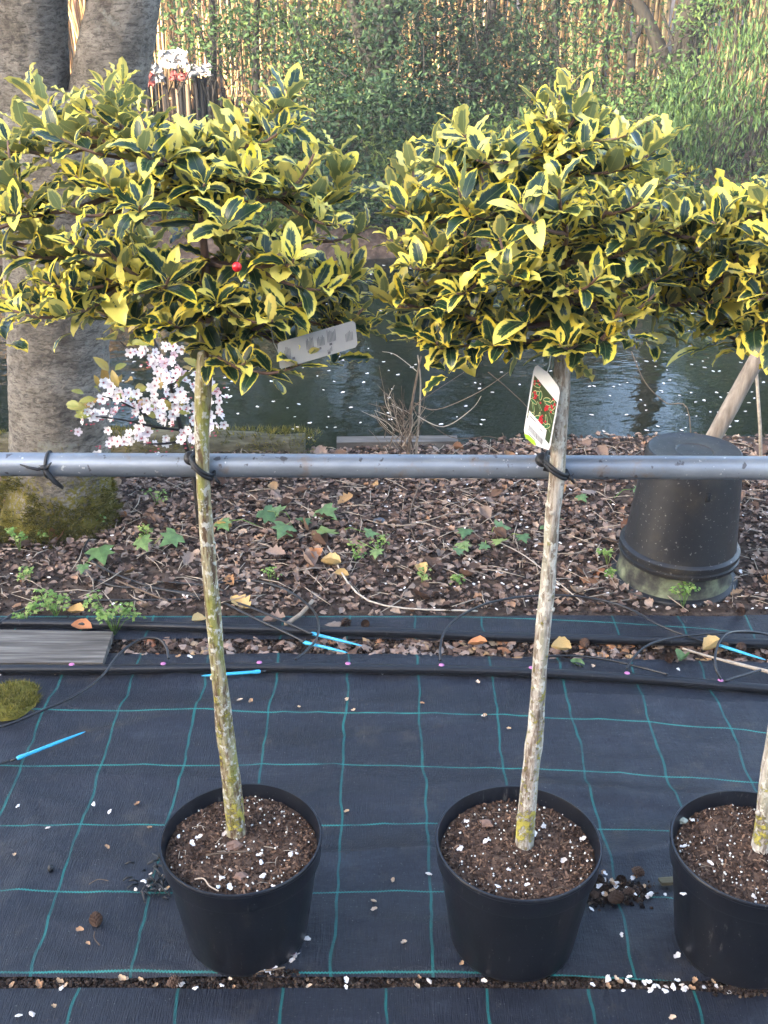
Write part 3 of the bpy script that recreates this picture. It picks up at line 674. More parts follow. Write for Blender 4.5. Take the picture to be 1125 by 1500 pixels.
    for (p, ld, nr, L0, vi, yg) in recs:
        xw = ld.cross(nr).normalized(); c = p + ld * L0 * .5; x, y, z = proj(c)
        vis = abs(nr.dot((Vector((0, 0, CAM_H)) - c).normalized())) + .25
        inside = -10 < x < 1135 and y > -10
        out.append((L0 * L0 * vis * math.exp(-6 * (c.y - cY)) if inside else 0, p, xw, ld, nr, L0, vi, yg))
    out.sort(key=lambda r_: -r_[0])
    for (_, p, xw, ld, nr, L0, vi, yg) in out[:298]:
        ob = bpy.data.objects.new('leaf', LEAF_ME[vi]); link(ob, root)
        ob.matrix_basis = Matrix(((xw.x * L0, ld.x * L0, nr.x * L0, p.x), (xw.y * L0, ld.y * L0, nr.y * L0, p.y), (xw.z * L0, ld.z * L0, nr.z * L0, p.z), (0, 0, 0, 1)))
        ob['young'] = yg
    rest = out[298:]
    AV, AF, AU, AR, AY = [], [], [], [], []; off = 0
    for (_, p, xw, ld, nr, L0, vi, yg) in rest:
        v, f, u = LEAVES[vi]; M3 = np.array([[xw.x, ld.x, nr.x], [xw.y, ld.y, nr.y], [xw.z, ld.z, nr.z]]) * L0
        AV.append(v @ M3.T + np.array(p)); AF.append(f + off); AU.append(u); AR.append(np.full(len(v), rg.random())); AY.append(np.full(len(v), yg)); off += len(v)
    if AV:
        me = np_mesh('foliage', np.concatenate(AV), np.concatenate(AF), MT['holly'], np.concatenate(AU), np.concatenate(AR))
        a = me.attributes.new('youngv', 'FLOAT', 'POINT'); a.data.foreach_set('value', np.concatenate(AY).astype(np.float32))
        ob = bpy.data.objects.new('foliage', me); link(ob, root); ob['kind'] = 'stuff'
    return root
stemA = [(346, 1226), (343, 1180), (334, 1100), (325, 1020), (316, 950), (311, 890), (305, 820), (300, 750), (296, 690), (296, 620), (299, 560), (302, 510), (304, 460), (302, 400), (296, 330), (290, 270)]
wA = [30, 28, 25, 24, 23, 23, 22, 20, 21, 22, 25, 25, 20, 15, 11, 6]
polyA = [(-60, 250), (-30, 190), (20, 165), (80, 140), (150, 135), (210, 160), (285, 195), (350, 205), (410, 160), (455, 205), (505, 235), (535, 290), (545, 360), (540, 430), (525, 480), (450, 510), (365, 520), (300, 480), (240, 470), (160, 465), (80, 465), (20, 470), (-40, 470), (-80, 400), (-80, 310)]
tipsA = [(500, 330, -.08), (520, 372, 0), (478, 425, -.1), (512, 440, .05), (470, 340, .08), (540, 330, .05), (532, 452, -.06), (250, 400, -.16), (180, 420, -.15), (60, 410, -.12), (400, 470, -.14), (300, 270, -.15), (150, 260, -.14), (45, 140, .03), (110, 150, -.04), (180, 118, .05), (265, 190, .0), (310, 205, -.03), (385, 170, .05), (425, 140, -.03), (435, 185, .04), (490, 215, .06), (150, 125, -.02), (70, 160, .02), (205, 150, .08), (408, 150, -.01), (345, 190, .06), (285, 205, -.06), (460, 225, -.05), (505, 250, .03), (25, 180, .10), (360, 530, -.12), (455, 520, -.10), (20, 455, -.16), (95, 462, -.14), (245, 470, -.13), (530, 480, -.02), (535, 400, .05), (205, 300, -.2), (330, 330, -.2), (100, 350, -.2), (430, 380, -.18), (-20, 360, -.1)]
rootA = make_holly('variegated holly standard on a greenish streaked stem, red berry and grey label in its crown', stemA, wA, 1.655, 1.620, 515, (300, 400), 1.64, .20, polyA, tipsA, 152, MT['stemA'], 11)
stemB = [(767, 1248), (770, 1205), (777, 1130), (785, 1060), (792, 970), (800, 880), (807, 800), (812, 740), (817, 670), (820, 600), (824, 540), (827, 480), (829, 420), (830, 350), (828, 280), (824, 200)]
wB = [26, 27, 25, 24, 22, 22, 21, 21, 23, 26, 26, 22, 17, 14, 11, 7]
polyB = [(560, 280), (590, 240), (640, 190), (690, 200), (740, 225), (780, 180), (815, 130), (850, 150), (890, 190), (940, 195), (975, 225), (985, 290), (1030, 300), (1090, 320), (1120, 370), (1110, 430), (1040, 450), (960, 455), (900, 480), (840, 500), (760, 500), (690, 505), (620, 500), (570, 470), (555, 400)]
tipsB = [(572, 350, -.08), (590, 440, -.08), (620, 340, -.12), (940, 350, -.12), (985, 390, -.08), (1010, 300, -.02), (560, 420, .04), (670, 430, -.15), (690, 320, -.14), (830, 330, -.16), (1030, 420, -.05), (900, 290, -.12), (835, 120, .02), (790, 150, .05), (850, 155, -.04), (885, 170, .02), (665, 180, -.05), (690, 215, .05), (740, 215, .03), (915, 215, .06), (975, 205, -.03), (1060, 300, -.05), (820, 140, 0), (800, 170, -.05), (870, 190, .04), (655, 195, .02), (640, 215, -.04), (720, 235, -.06), (960, 210, .03), (930, 240, -.05), (1040, 320, .02), (1085, 370, -.04), (1000, 330, -.1), (640, 500, -.10), (585, 480, -.04), (720, 505, -.12), (690, 495, .05), (890, 495, -.13), (820, 505, -.15), (570, 300, -.03), (600, 390, -.15), (740, 400, -.2), (880, 400, -.2), (960, 430, -.14), (1080, 430, -.05), (760, 300, -.2)]
rootB = make_holly('variegated holly standard on a pale straight stem with a colour picture label below its crown', stemB, wB, 1.622, 1.618, 525, (828, 400), 1.64, .20, polyB, tipsB, 156, MT['stemB'], 23)
stemC = [(1113, 1262), (1118, 1215), (1124, 1150), (1135, 1080), (1150, 980), (1165, 880), (1180, 780), (1195, 680), (1212, 590), (1225, 520), (1232, 460), (1236, 400), (1240, 330), (1240, 270)]
wC = [30, 26, 25, 24, 23, 22, 22, 22, 23, 24, 20, 16, 12, 7]
polyC = [(1000, 410), (1010, 340), (1080, 290), (1160, 220), (1220, 160), (1290, 150), (1350, 200), (1420, 280), (1450, 360), (1430, 450), (1350, 490), (1250, 500), (1150, 480), (1090, 490), (1050, 460)]
tipsC = [(1055, 460, .02), (1095, 485, -.05), (1070, 350, .0), (1105, 310, .05), (1115, 500, .0), (1060, 400, .08), (1040, 440, .06), (1010, 345, .06), (1030, 385, .02), (1005, 425, .09), (1060, 310, .08), (1120, 290, -.04), (1090, 400, -.10), (1110, 440, -.12), (1050, 480, .05)]
rootC = make_holly('variegated holly standard at the frame side rising from the pot beside the cone heap', stemC, wC, 1.612, 1.618, 515, (1236, 400), 1.64, .21, polyC, tipsC, 106, MT['stemB'], 37)
# the one berry
bp = at(347, 391, 1.405)
b = MB(); b.lathe([(.0004, -.0062), (.003, -.0056), (.0054, -.003), (.0062, 0), (.0054, .003), (.003, .0056), (.0006, .0060)], bp, 16);
o = b.build('berry', MT['berry'], rootA)
b = MB(); b.tube([bp + Vector((0, 0, .005)), bp + Vector((.002, .014, .010)), bp + Vector((.006, .06, .012))], [.0008, .0008, .001], 6); b.build('berry_stalk', MT['twig'], rootA)

# ------------------------------------------------------------------ galvanised rail, ties, labels
RY, RZ, RR = 1.652, None, .0188
RZ = at(562, 683.5, RY).z
rail = thing('galvanised_rail', (-2.6, RY, FZ), 'long galvanised steel tube rail the holly stems are tied to', 'rail')
zl, zr = at(0, 680, RY).z, at(1125, 685.5, RY).z; xl, xr = at(0, 680, RY).x, at(1125, 685, RY).x
def rail_z(x): return zl + (zr - zl) * (x - xl) / (xr - xl)
MB().tube([(x, RY, rail_z(x)) for x in np.linspace(-2.9, 2.9, 30)], RR, 32).build('tube', MT['galv'], rail)
for x in (-2.6, 2.6): MB().tube([(x, RY + .036, -.05), (x, RY + .036, rail_z(x) + .03)], .02, 20).build('post', MT['galv'], rail)
def loop_around(p_stem, r_stem, tiltz, name, label, shift=0.0, ang=0.0):
    """rubber strap running round stem and tube, with a button lying on the tube"""
    c = p_stem; pts = []
    rx = r_stem + .0035; back = RR * 2 + .004
    n = 40
    for k in range(n + 1):
        a = 2 * math.pi * k / n
        x = rx * math.cos(a) * (1 if math.sin(a) < 0 else 1.15); y = (r_stem + .003) * math.sin(a) if math.sin(a) < 0 else back * math.sin(a)
        z = tiltz * x / rx + shift
        if math.sin(a) > .55: z += 0.006
        pts.append(c + Vector((x, y, z)))
    e = thing(name, c + Vector((0, 0, -.02)), label, 'tie', 'rubber tree ties')
    MB().tube(pts, .0034, 8, flat=.75).build('strap', MT['rubber'], e)
    MB().tube([p + Vector((0, 0, -.0062)) for p in pts[:n // 2 + 22]][18:], .0030, 8, flat=.75).build('strap', MT['rubber'], e)
    bc = Vector((c.x - .020, RY - .010, rail_z(c.x) + RR * .86))
    q = Matrix.Rotation(R(12), 3, 'Y') @ Matrix.Rotation(R(38), 3, 'X')
    b = MB(); prof = [(.0006, .0085), (.006, .0085), (.010, .007), (.0115, .004), (.0115, -.002), (.010, -.004)]
    b.lathe(prof, bc, 20, closed=True, tilt=q); b.box(bc + Vector((.009, -.010, -.008)), (.014, .008, .014), q)
    b.build('buckle', MT['rubber'], e)
    tp = pts[0] + Vector((0, -.004, 0))
    MB().tube([tp, tp + Vector((.004, -.002, -.004)), tp + Vector((.010, 0, -.012))], [.003, .003, .0022], 7).build('tail', MT['rubber'], e)
sA = at(296, 684, 1.620); sB = at(816, 686, 1.618)
loop_around(sA, .0112, -.013, 'rubber_tie', 'black rubber strap and buckle tying the greenish stem to the rail')
loop_around(sB, .0122, -.010, 'rubber_tie', 'black rubber strap and buckle tying the pale stem to the rail below the picture label')
# knotted strip on bare tube
kx = at(71, 682, RY).x; kz = rail_z(kx)
e = thing('knotted_strip', (kx, RY, kz - .03), 'black rubber strip knotted alone round the rail in front of the mossy trunk', 'tie', 'rubber tree ties')
MB().tube([(kx + .002 * math.sin(a), RY + (RR + .002) * math.cos(a), kz + (RR + .002) * math.sin(a)) for a in np.linspace(0, 2 * math.pi, 25)], .0032, 8, flat=.6).build('strap', MT['rubber'], e)
f0 = Vector((kx, RY - RR - .003, kz + .004))
MB().tube([f0 + Vector((-.006, 0, .001)), f0, f0 + Vector((.006, -.001, -.001))], [.003, .005, .003], 8).build('knot', MT['rubber'], e)
MB().tube([f0, f0 + Vector((-.010, -.004, -.001)), f0 + Vector((-.024, -.005, .003)), f0 + Vector((-.036, -.003, .007))], [.003, .0028, .0022, .001], 7, flat=.5).build('tail', MT['rubber'], e)
MB().tube([f0, f0 + Vector((.006, -.005, -.008)), f0 + Vector((.014, -.006, -.020)), f0 + Vector((.026, -.002, -.034))], [.0038, .0045, .0045, .003], 7, flat=.4).build('tail', MT['rubber'], e)
MB().tube([f0, f0 + Vector((.008, -.004, .005)), f0 + Vector((.013, -.002, .010))], [.003, .0028, .0015], 7, flat=.5).build('tail', MT['rubber'], e)

def card_frame(c00, c10, c01):
    ux = (c10 - c00); uy = (c01 - c00); nz = ux.cross(uy).normalized()
    return lambda u, v, d=0.0: c00 + ux * u + uy * v + nz * d
def poly_prism(b, fr, pts, d0, d1, mi=0):
    n = len(pts); b.add([fr(u, v, d0) for u, v in pts] + [fr(u, v, d1) for u, v in pts], [tuple(range(n - 1, -1, -1)), tuple(range(n, 2 * n))] + [(k, (k + 1) % n, n + (k + 1) % n, n + k) for k in range(n)], mi)
def ell(u, v, a, bb, rot, n=10): return [(u + a * math.cos(t) * math.cos(rot) - bb * math.sin(t) * math.sin(rot), v + (a * math.cos(t) * math.sin(rot) + bb * math.sin(t)) * .45) for t in [2 * math.pi * k / n for k in range(n)]]
# colour picture label by the pale stem (u across, v up)
YL = 1.60
fr = card_frame(at(765, 640, YL), at(805, 660, YL - .012), at(783, 533, YL + .004))
e = thing('plant_label', at(785, 655, YL), 'white plant label with red berry picture and barcode hanging beside the pale stem', 'label')
b = MB(); poly_prism(b, fr, [(.02, .10), (.10, .02), (.45, -.03), (.97, .0), (1.0, .06), (1, .80), (.93, .86), (.5, .97), (.12, 1.0), (.03, .97), (0, .9)], -.0006, 0); o = b.build('card', MT['card'], e, smooth=False)
b = MB(); poly_prism(b, fr, [(.05, .28), (.95, .08), (.96, .66), (.06, .86)], 0.0001, .0003)
o = b.build('picture', MT['pdark'], e, smooth=False)
rr_ = random.Random(5); b = MB()
for k in range(26):
    u, v = rr_.uniform(.16, .86), 0; v = rr_.uniform(.36, .80) - u * .20
    d = .0004 + k * .00002; a_ = rr_.uniform(0, 3.1); poly_prism(b, fr, ell(u, v, .13, .06, a_), .0003, d, 1); poly_prism(b, fr, ell(u, v, .115, .042, a_), .0003, d + .00012, 0)
b.build('printed_leaves', [MT['pgreen'], MT['pcream']], e, smooth=False)
b = MB()
for k in range(46):
    cu, cv = rr_.choice([(.2, .78), (.62, .52), (.55, .33), (.2, .60), (.62, .36), (.85, .58)]); u, v = cu + rr_.gauss(0, .055), cv + rr_.gauss(0, .03)
    if not (.08 < u < .92 and .86 - u * .2 > v > .31 - .2 * u): continue
    poly_prism(b, fr, ell(u, v, .034, .034, 0, 8), .0003, .0012)
b.build('printed_berries', MT['pred'], e, smooth=False)
b = MB(); poly_prism(b, fr, [(.07, .07), (.78, -.0), (.78, .245), (.09, .385)], .0003, .0016); stk_ = b.build('sticker', MT['card'], e, smooth=False)
b = MB()
for k in range(19):
    u = .17 + k * .030; w = rr_.choice([.008, .012, .018]); v0 = .13 - (u - .17) * .19; poly_prism(b, fr, [(u, v0), (u + w, v0 - .002), (u + w, v0 + .075), (u, v0 + .077)], .0016, .0019)
b.build('barcode', MT['ink'], stk_, smooth=False)
b = MB()
for (u0, v0, n) in ((.16, .315, 6), (.56, .215, 3), (.16, .095, 9)):
    for k in range(n):
        u = u0 + k * .036; v = v0 - (u - u0) * .19; hh = .020 if n != 9 else .012; poly_prism(b, fr, [(u, v), (u + .022, v - .003), (u + .022, v + hh - .003), (u, v + hh)], .0016, .0019)
b.build('lettering', MT['ink'], stk_, smooth=False)
b = MB(); poly_prism(b, fr, [(.06, .055), (.12, .015), (.44, -.022), (.52, -.012), (.42, .035), (.2, .072)], .0002, .0020); b.build('green_corner', MT['plime'], e, smooth=False)
b = MB(); q = fr(.45, .95); b.tube([q, q + Vector((.004, .004, .012)), q + Vector((.008, .02, .03))], .0009, 6); b.build('hanger', MT['card'], e)
# grey label among the leaves of the other crown: text columns
YL = 1.53
fr = card_frame(at(410, 541, YL), at(524, 508, YL + .012), at(406, 502, YL + .01))
e = thing('plant_label', at(465, 545, YL), 'grey white plant label with columns of small print among the leaves', 'label')
b = MB(); poly_prism(b, fr, [(0, .06), (.02, .0), (.97, 0), (1, .1), (1, .88), (.97, 1.0), (.03, 1.0), (0, .93)], -.0006, 0); b.build('card', MT['cardgrey'], e, smooth=False)
b = MB()
for (u0, v0, v1, nl) in ((.36, .42, .86, 6), (.50, .42, .80, 6), (.63, .46, .94, 7), (.86, .30, .70, 6), (.62, .12, .34, 4), (.08, .2, .75, 5)):
    for k in range(nl):
        u = u0 + k * .0165; vv = v1 - rr_.uniform(0, .14)
        poly_prism(b, fr, [(u, v0), (u + .0075, v0), (u + .0075, vv), (u, vv)], .0001, .0003)
b.build('lettering', MT['inkgrey'], e, smooth=False)
b = MB()
for (u, v) in ((.37, .30), (.51, .30), (.65, .34), (.17, .22), (.62, .04)): poly_prism(b, fr, [(u, v), (u + .035, v), (u + .035, v + .085), (u, v + .085)], .0001, .0004)
b.build('symbols', MT['ink'], e, smooth=False)
q = fr(.02, .5); b = MB(); b.tube([q, q + Vector((-.01, .015, .015)), q + Vector((-.02, .06, .05))], .0008, 6); b.build('hanger', MT['cardgrey'], e)

# ------------------------------------------------------------------ irrigation
def smooth_path(pts, m=8):
    pts = [Vector(p) for p in pts]; out = []
    for i in range(len(pts) - 1):
        p0, p1, p2, p3 = pts[max(i - 1, 0)], pts[i], pts[i + 1], pts[min(i + 2, len(pts) - 1)]
        for k in range(m):
            t = k / m
            out.append(.5 * ((2 * p1) + (p2 - p0) * t + (2 * p0 - 5 * p1 + 4 * p2 - p3) * t * t + (3 * p1 - p0 - 3 * p2 + p3) * t ** 3))
    out.append(pts[-1]); return out
def main_pipe(pxs, label, plugs, r=.0128):
    pts = []
    for (px, py) in pxs:
        g = gr(px, py, FZ + .012); pts.append(Vector((g.x, g.y, FZ + r + max(fab_h(g.x, g.y), -.004) * .6)))
    e = thing('irrigation_pipe', (pts[len(pts) // 2].x, pts[len(pts) // 2].y, FZ), label, 'pipe', 'black irrigation pipes')
    sp = smooth_path(pts, 10); MB().tube(sp, r, 20).build('pipe', MT['pipe'], e)
    for px in plugs:
        x = None; best = min(sp, key=lambda p: abs(proj(p)[0] - px)); c = best + Vector((0, .005, r - .0015))
        MB().lathe([(.0001, .0030), (.004, .0028), (.0070, .0016), (.0078, -.0005), (.0078, -.004)], c, 14).build('outlet_plug', MT['pink'], e)
    return sp
P1 = main_pipe([(-420, 984), (-150, 983), (0, 982), (180, 981), (380, 980), (560, 981), (700, 984), (830, 990), (960, 998), (1125, 1011), (1320, 1030), (1600, 1062)], 'black irrigation pipe with pink plugs lying on the wide fabric sheet', (112, 247, 381, 514, 645, 782, 918, 1057))
P2 = main_pipe([(-420, 908), (-150, 911), (0, 914), (140, 915), (300, 921), (450, 925), (560, 927), (720, 932), (900, 938), (1125, 944), (1320, 950), (1600, 960)], 'black irrigation pipe running along the narrow fabric strip by the leaf litter', ())
def drip(pts, label, r=.0034):
    w = []
    for q in pts:
        px, py = q[0], q[1]; h = q[2] if len(q) > 2 else .006
        g_ = gr(px, py, h + FZ + .003); g_.z += max(0, fab_h(g_.x, g_.y)) if g_.y < 2.56 else 0; w.append(g_)
    o = MB().tube(smooth_path(w, 7), r, 8).build('drip_tube', MT['tube']); tag(o, label, 'tube', 'thin black drip tubes'); return o
drip([(-90, 1085), (0, 1068, .012), (60, 1050, .012), (112, 1025, .014), (150, 990, .03), (175, 958, .05), (205, 938, .06), (232, 938, .06), (244, 952, .045), (247, 968, .028)], 'thick drip tube arching over the weathered board to a pink plug')
drip([(-60, 945), (0, 912, .02), (18, 900, .03), (45, 888, .02), (70, 880, .01)], 'short drip tube curling over the pipe beside the board corner')
drip([(130, 790, .01), (124, 808, .012), (150, 832, .012), (210, 856, .012), (280, 872, .014), (350, 884, .014), (420, 912, .03), (457, 929, .032)], 'drip tube crossing the leaf litter to the upper of two paired blue stakes')
drip([(118, 838, .01), (165, 858, .012), (240, 864, .012), (310, 876, .012), (372, 905, .03), (415, 925, .032), (446, 940, .03)], 'drip tube crossing the leaf litter to the lower of two paired blue stakes')
drip([(92, 880, .01), (190, 879, .012), (270, 878, .012), (330, 870, .014), (300, 858, .012), (230, 852, .01)], 'drip tube looping through the litter behind the greenish stem')
drip([(318, 854, .012), (370, 851, .014), (415, 862, .02), (450, 885, .03), (466, 908, .045), (464, 935, .04), (450, 955, .03), (433, 970, .024)], 'drip tube hooking down over both pipes beside the paired blue stakes')
drip([(645, 968, .028), (645, 948, .05), (652, 924, .07), (675, 902, .07), (720, 882, .04), (780, 873, .02), (850, 874, .02), (915, 889, .02), (965, 915, .03), (1010, 933, .03), (1038, 943, .02)], 'long arched drip tube passing behind the pale stem to a lone blue stake')
drip([(918, 983, .026), (926, 968, .04), (948, 948, .055), (985, 934, .05), (1030, 929, .04), (1080, 926, .03), (1125, 929, .02), (1180, 940)], 'drip tube arching from a plug towards the lone blue stake by the stacked tubs')
drip([(1056, 996, .026), (1048, 978, .05), (1049, 953, .07), (1062, 933, .075), (1090, 925, .06), (1125, 930, .04), (1170, 950)], 'steeply hooped drip tube standing over the lone blue stake')
drip([(795, 963, .01), (840, 963, .01), (890, 970, .012), (940, 980, .016), (978, 990, .026)], 'nearly straight drip tube lying against the pipe beside the pale stem')
drip([(1180, 965), (1125, 979, .01), (1090, 991, .014), (1062, 998, .026)], 'short drip tube leaving the fabric for the last pink plug')
drip([(-60, 1140), (0, 1121, .006), (27, 1111, .007)], 'drip tube ending in the loose blue stake on the open fabric')
def stake(a, bpx, label, h=.012, lift=0.0):
    p0 = gr(*a, h + FZ); p1 = gr(*bpx, h + FZ + lift); 
    for q_ in (p0, p1): q_.z += max(0, fab_h(q_.x, q_.y)) if q_.y < 2.56 else 0
    d = (p1 - p0); L0 = d.length; u = d.normalized()
    e = thing('drip_stake', p0, label, 'stake', 'blue drip stakes')
    b = MB(); b.tube([p0 - u * .004, p0, p0 + u * .006, p0 + u * .02, p0 + u * L0 * .6, p0 + u * L0 * .93, p1], [.0035, .0052, .0056, .0044, .0040, .0022, .0006], 10, flat=.8); b.build('spike', MT['blue'], e)
    s_ = u.cross(Vector((0, 0, 1))).normalized()
    b = MB(); b.tube([p0 + u * .012 + Vector((0, 0, .0035)), p0 + u * L0 * .85 + Vector((0, 0, .0022))], [.0016, .0008], 6); b.build('rib', MT['blue'], e)
    b = MB(); b.tube([p0 - u * .018, p0 + u * .003], .0030, 8); b.build('nozzle', MT['tube'], e)
stake((27, 1112), (126, 1078), 'bright blue drip stake lying alone on the open fabric')
stake((457, 928), (530, 946), 'upper of two parallel blue drip stakes lying over the pipes', .030)
stake((446, 941), (509, 961), 'lower of two parallel blue drip stakes lying over the pipes', .030)
stake((380, 987), (295, 993), 'blue drip stake behind the greenish stem, against the pipe', .010)
stake((1040, 941), (1121, 969), 'blue drip stake beside the hooped tube below the stacked tubs', .020)

# ------------------------------------------------------------------ board, moss cushion
p00, p10, p11, p01 = gr(-160, 973, .02), gr(150, 972, .02), gr(166, 924, .022), gr(-160, 918, .022)
b = MB(); nseg = 14; vs_ = []; 
for i in range(nseg + 1):
    t = i / nseg; a_, c_ = p00.lerp(p10, t), p01.lerp(p11, t)
    for (q, z) in ((a_, -.012), (a_ + Vector((0, .004, 0)), .021), (a_.lerp(c_, .35), .0235 + .002 * mnoise.noise(Vector((t * 9, 1, 0)))), (a_.lerp(c_, .7), .0232 + .002 * mnoise.noise(Vector((t * 9, 5, 0)))), (c_ - Vector((0, .004, 0)), .022), (c_, -.012)):
        vs_.append(Vector((q.x, q.y, z)))
b.add(vs_, [(i * 6 + k, (i + 1) * 6 + k, (i + 1) * 6 + k + 1, i * 6 + k + 1) for i in range(nseg) for k in range(5)] + [tuple(range(6)), tuple(nseg * 6 + k for k in range(5, -1, -1))])
o = b.build('wooden_board', MT['board']); smooth_by_angle(o, 30); tag(o, 'weathered grey wooden board lying between the two pipes', 'board')
blade_V = [(-.06, 0, 0), (.06, 0, 0), (.05, .06, .55), (-.05, .06, .55), (0, .16, 1.0), (0, .16, 1.0)]
blade_V = [(-.07, 0, 0), (.07, 0, 0), (.05, .07, .55), (-.05, .07, .55)]; blade_F = [(0, 1, 2, 3)]
tuft_V = [(-.08, 0, 0), (.08, 0, 0), (.02, .12, 1.0), (-.02, .12, 1.0)]; tuft_F = [(0, 1, 2, 3)]
def moss_patch(name, P, Nrm, n_per, size, parent=None, rg=nrg):
    P = np.repeat(np.array(P), n_per, 0); Nn = np.repeat(np.array(Nrm), n_per, 0); n = len(P)
    P = P + rg.normal(0, size * .5, (n, 3)) * (1 - np.abs(Nn) * .8)
    z = Nn + rg.normal(0, .45, (n, 3)); z /= np.linalg.norm(z, axis=1)[:, None]
    x = np.cross(z, rg.normal(0, 1, (n, 3))); x /= np.linalg.norm(x, axis=1)[:, None]; y = np.cross(z, x)
    Rm = np.stack([x, y, z], 2)
    return cloud(name, tuft_V, tuft_F, P, Rm, rg.uniform(.6, 1.3, n) * size, MT['moss'], parent, rg=rg)
mc = on_fabric(14, 1038)
e = thing('moss_cushion', mc, 'low olive moss cushion growing on the open fabric', 'moss')
V = []; 
b = MB(); b.lathe([(.078, 0), (.070, .010), (.045, .017), (.015, .020), (.0005, .020)], (mc.x, mc.y, mc.z - .003), 24, .35); b.build('mat', MT['moss'], e)
pp, nn = [], []
for k in range(520):
    r_ = .078 * math.sqrt(rng.random()); a_ = rng.uniform(0, 6.28); pp.append((mc.x + r_ * math.cos(a_), mc.y + r_ * math.sin(a_), mc.z + .016 * (1 - (r_ / .085) ** 2))); nn.append((.5 * math.cos(a_) * r_ / .08, .5 * math.sin(a_) * r_ / .08, 1))
o = moss_patch('tufts', pp, nn, 4, .011, e); o['kind'] = 'stuff'

# ------------------------------------------------------------------ upturned tubs, leaning pole
tc_ = gr(1006, 886, 0); tc_ = Vector((tc_.x, tc_.y + .175, 0)); tz = bed_noise(tc_.x, tc_.y) - .006
e = thing('upturned_tub', (tc_.x, tc_.y, tz), 'algae covered upturned tub at the bottom of the stack', 'tub', 'stacked upturned tubs')
b = MB().lathe([(0.1735, .012), (0.1672, .03), (0.1588, .10), (0.1463, .20)], (tc_.x, tc_.y, tz), 72, .01); o = b.build('wall', MT['algae'], e)
b = MB().lathe([(0.1672, .002), (0.1860, -.002), (0.1891, .002), (0.1891, .011), (0.1860, .016), (0.1714, .020), (0.1672, .018)], (tc_.x, tc_.y, tz), 72, .012); smooth_by_angle(b.build('rim', MT['old'], e), 40)
uc = Vector((tc_.x + .004, tc_.y - .002, tz)); tl = Matrix.Rotation(R(1.6), 3, 'Y')
e = thing('upturned_tub', (uc.x, uc.y, tz + .085), 'weathered black upturned tub forming the top of the stack', 'tub', 'stacked upturned tubs')
b = MB().lathe([(0.1672, .105), (0.1641, .125), (0.1421, .36), (0.1369, .413), (0.1338, .420), (0.1296, .4215), (0.1244, .4195), (0.0627, .4185), (0.0596, .4195), (0.0543, .4195), (0.0512, .4165), (0.0005, .4165)], uc, 80, .01, tilt=tl); smooth_by_angle(b.build('wall', MT['old'], e), 40)
b = MB().lathe([(0.1651, .088), (0.1745, .086), (0.1766, .090), (0.1766, .098), (0.1703, .101), (0.1698, .106), (0.1756, .108), (0.1766, .113), (0.1761, .122), (0.1703, .126), (0.1646, .128)], uc, 80, .01, tilt=tl); smooth_by_angle(b.build('rim', MT['old'], e), 35)
hol = plain('slot_dark', (0.003, 0.003, 0.004), .9)
for (px, py) in ((1017, 710), (1087, 706)):
    a_ = math.asin(max(-.95, min(.95, (at(px, py, uc.y).x - uc.x) / .148))); d = Vector((math.sin(a_), -math.cos(a_), 0)); c = uc + d * .1447 + Vector((0, 0, .338))
    b = MB(); b.box(c, (.0125, .006, .028), Matrix.Rotation(a_, 3, 'Z')); b.build('slot', hol, e)
pa, pb = at(1046, 640, 3.30), at(1116, 512, 3.30); dv = (pb - pa)
foot_p = pa - dv * (pa.z / dv.z) * 1.02
foot_p = pa + (pa - pb) * ((pa.z + .02) / (pb.z - pa.z))
wdt = .5 * 25 * proj(pa)[2] / FPX
b = MB().tube([foot_p.lerp(pb + dv * 1.1, t) for t in np.linspace(0, 1, 24)], [wdt * (1.02 - .14 * t) for t in np.linspace(0, 1, 24)], 18, jit=.14)
o = b.build('wooden_pole', MT['pole']); tag(o, 'grey round wooden pole leaning behind the stacked tubs', 'pole')
# a thin dry cane beside it
c0, c1 = at(1117, 690, 3.75), at(1108, 545, 3.75); c0.z = bed_noise(c0.x, 3.75) - .01
b = MB().tube([c0, c0.lerp(c1, .5) + Vector((.004, 0, 0)), c1, c1 + (c1 - c0) * .25], [.0065, .006, .0055, .004], 8, jit=.1); o = b.build('dry_cane', MT['stick']); tag(o, 'thin upright dry cane beside the leaning pole', 'cane')

# ------------------------------------------------------------------ cherry tree with mossy foot
CY = 3.42
def px_tube(seq, Y0):
    pts, rad = [], []
    for (px, py, w, dy) in seq:
        p = at(px, py, Y0 + dy); pts.append(p); rad.append(.5 * w * proj(p)[2] / FPX)
    return smooth_path(pts, 20), list(np.interp(np.linspace(0, len(rad) - 1, (len(rad) - 1) * 20 + 1), range(len(rad)), rad))
foot = at(86, 770, CY); foot.z = 0
ct = thing('cherry_tree', foot, 'large grey cherry trunk forking into two limbs with a mossy foot', 'tree')
def bark_tube(seq, Y0, n=110, amp=.06):
    p, r = px_tube(seq, Y0); b = MB(); b.tube(p, r, n); 
    V = np.array(b.v); 
    for i in range(len(V)):
        q = Vector(V[i]); c_ = p[min(len(p) - 1, i // n)]; d = (q - c_)
        k = amp * mnoise.noise(Vector((q.x * 5, q.y * 5, q.z * 4))) + amp * .55 * mnoise.noise(Vector((q.x * 14, q.y * 14, q.z * 10))) + .030 * abs(mnoise.noise(Vector((q.x * 34, q.y * 34, q.z * 16)))) + .022 * mnoise.noise(Vector((q.x * 60, q.y * 60, q.z * 85)))
        V[i] = c_ + d * (1 + k)
    b.v = [tuple(v) for v in V]; return b
bark_tube([(86, 850, 205, 0), (86, 790, 178, 0), (88, 740, 158, 0), (89, 680, 144, 0), (88, 600, 138, 0), (86, 500, 142, 0), (90, 400, 158, 0), (96, 300, 182, 0), (100, 230, 205, 0), (100, 170, 190, .0), (100, 130, 110, .0)], CY).build('trunk', MT['cherry'], ct)
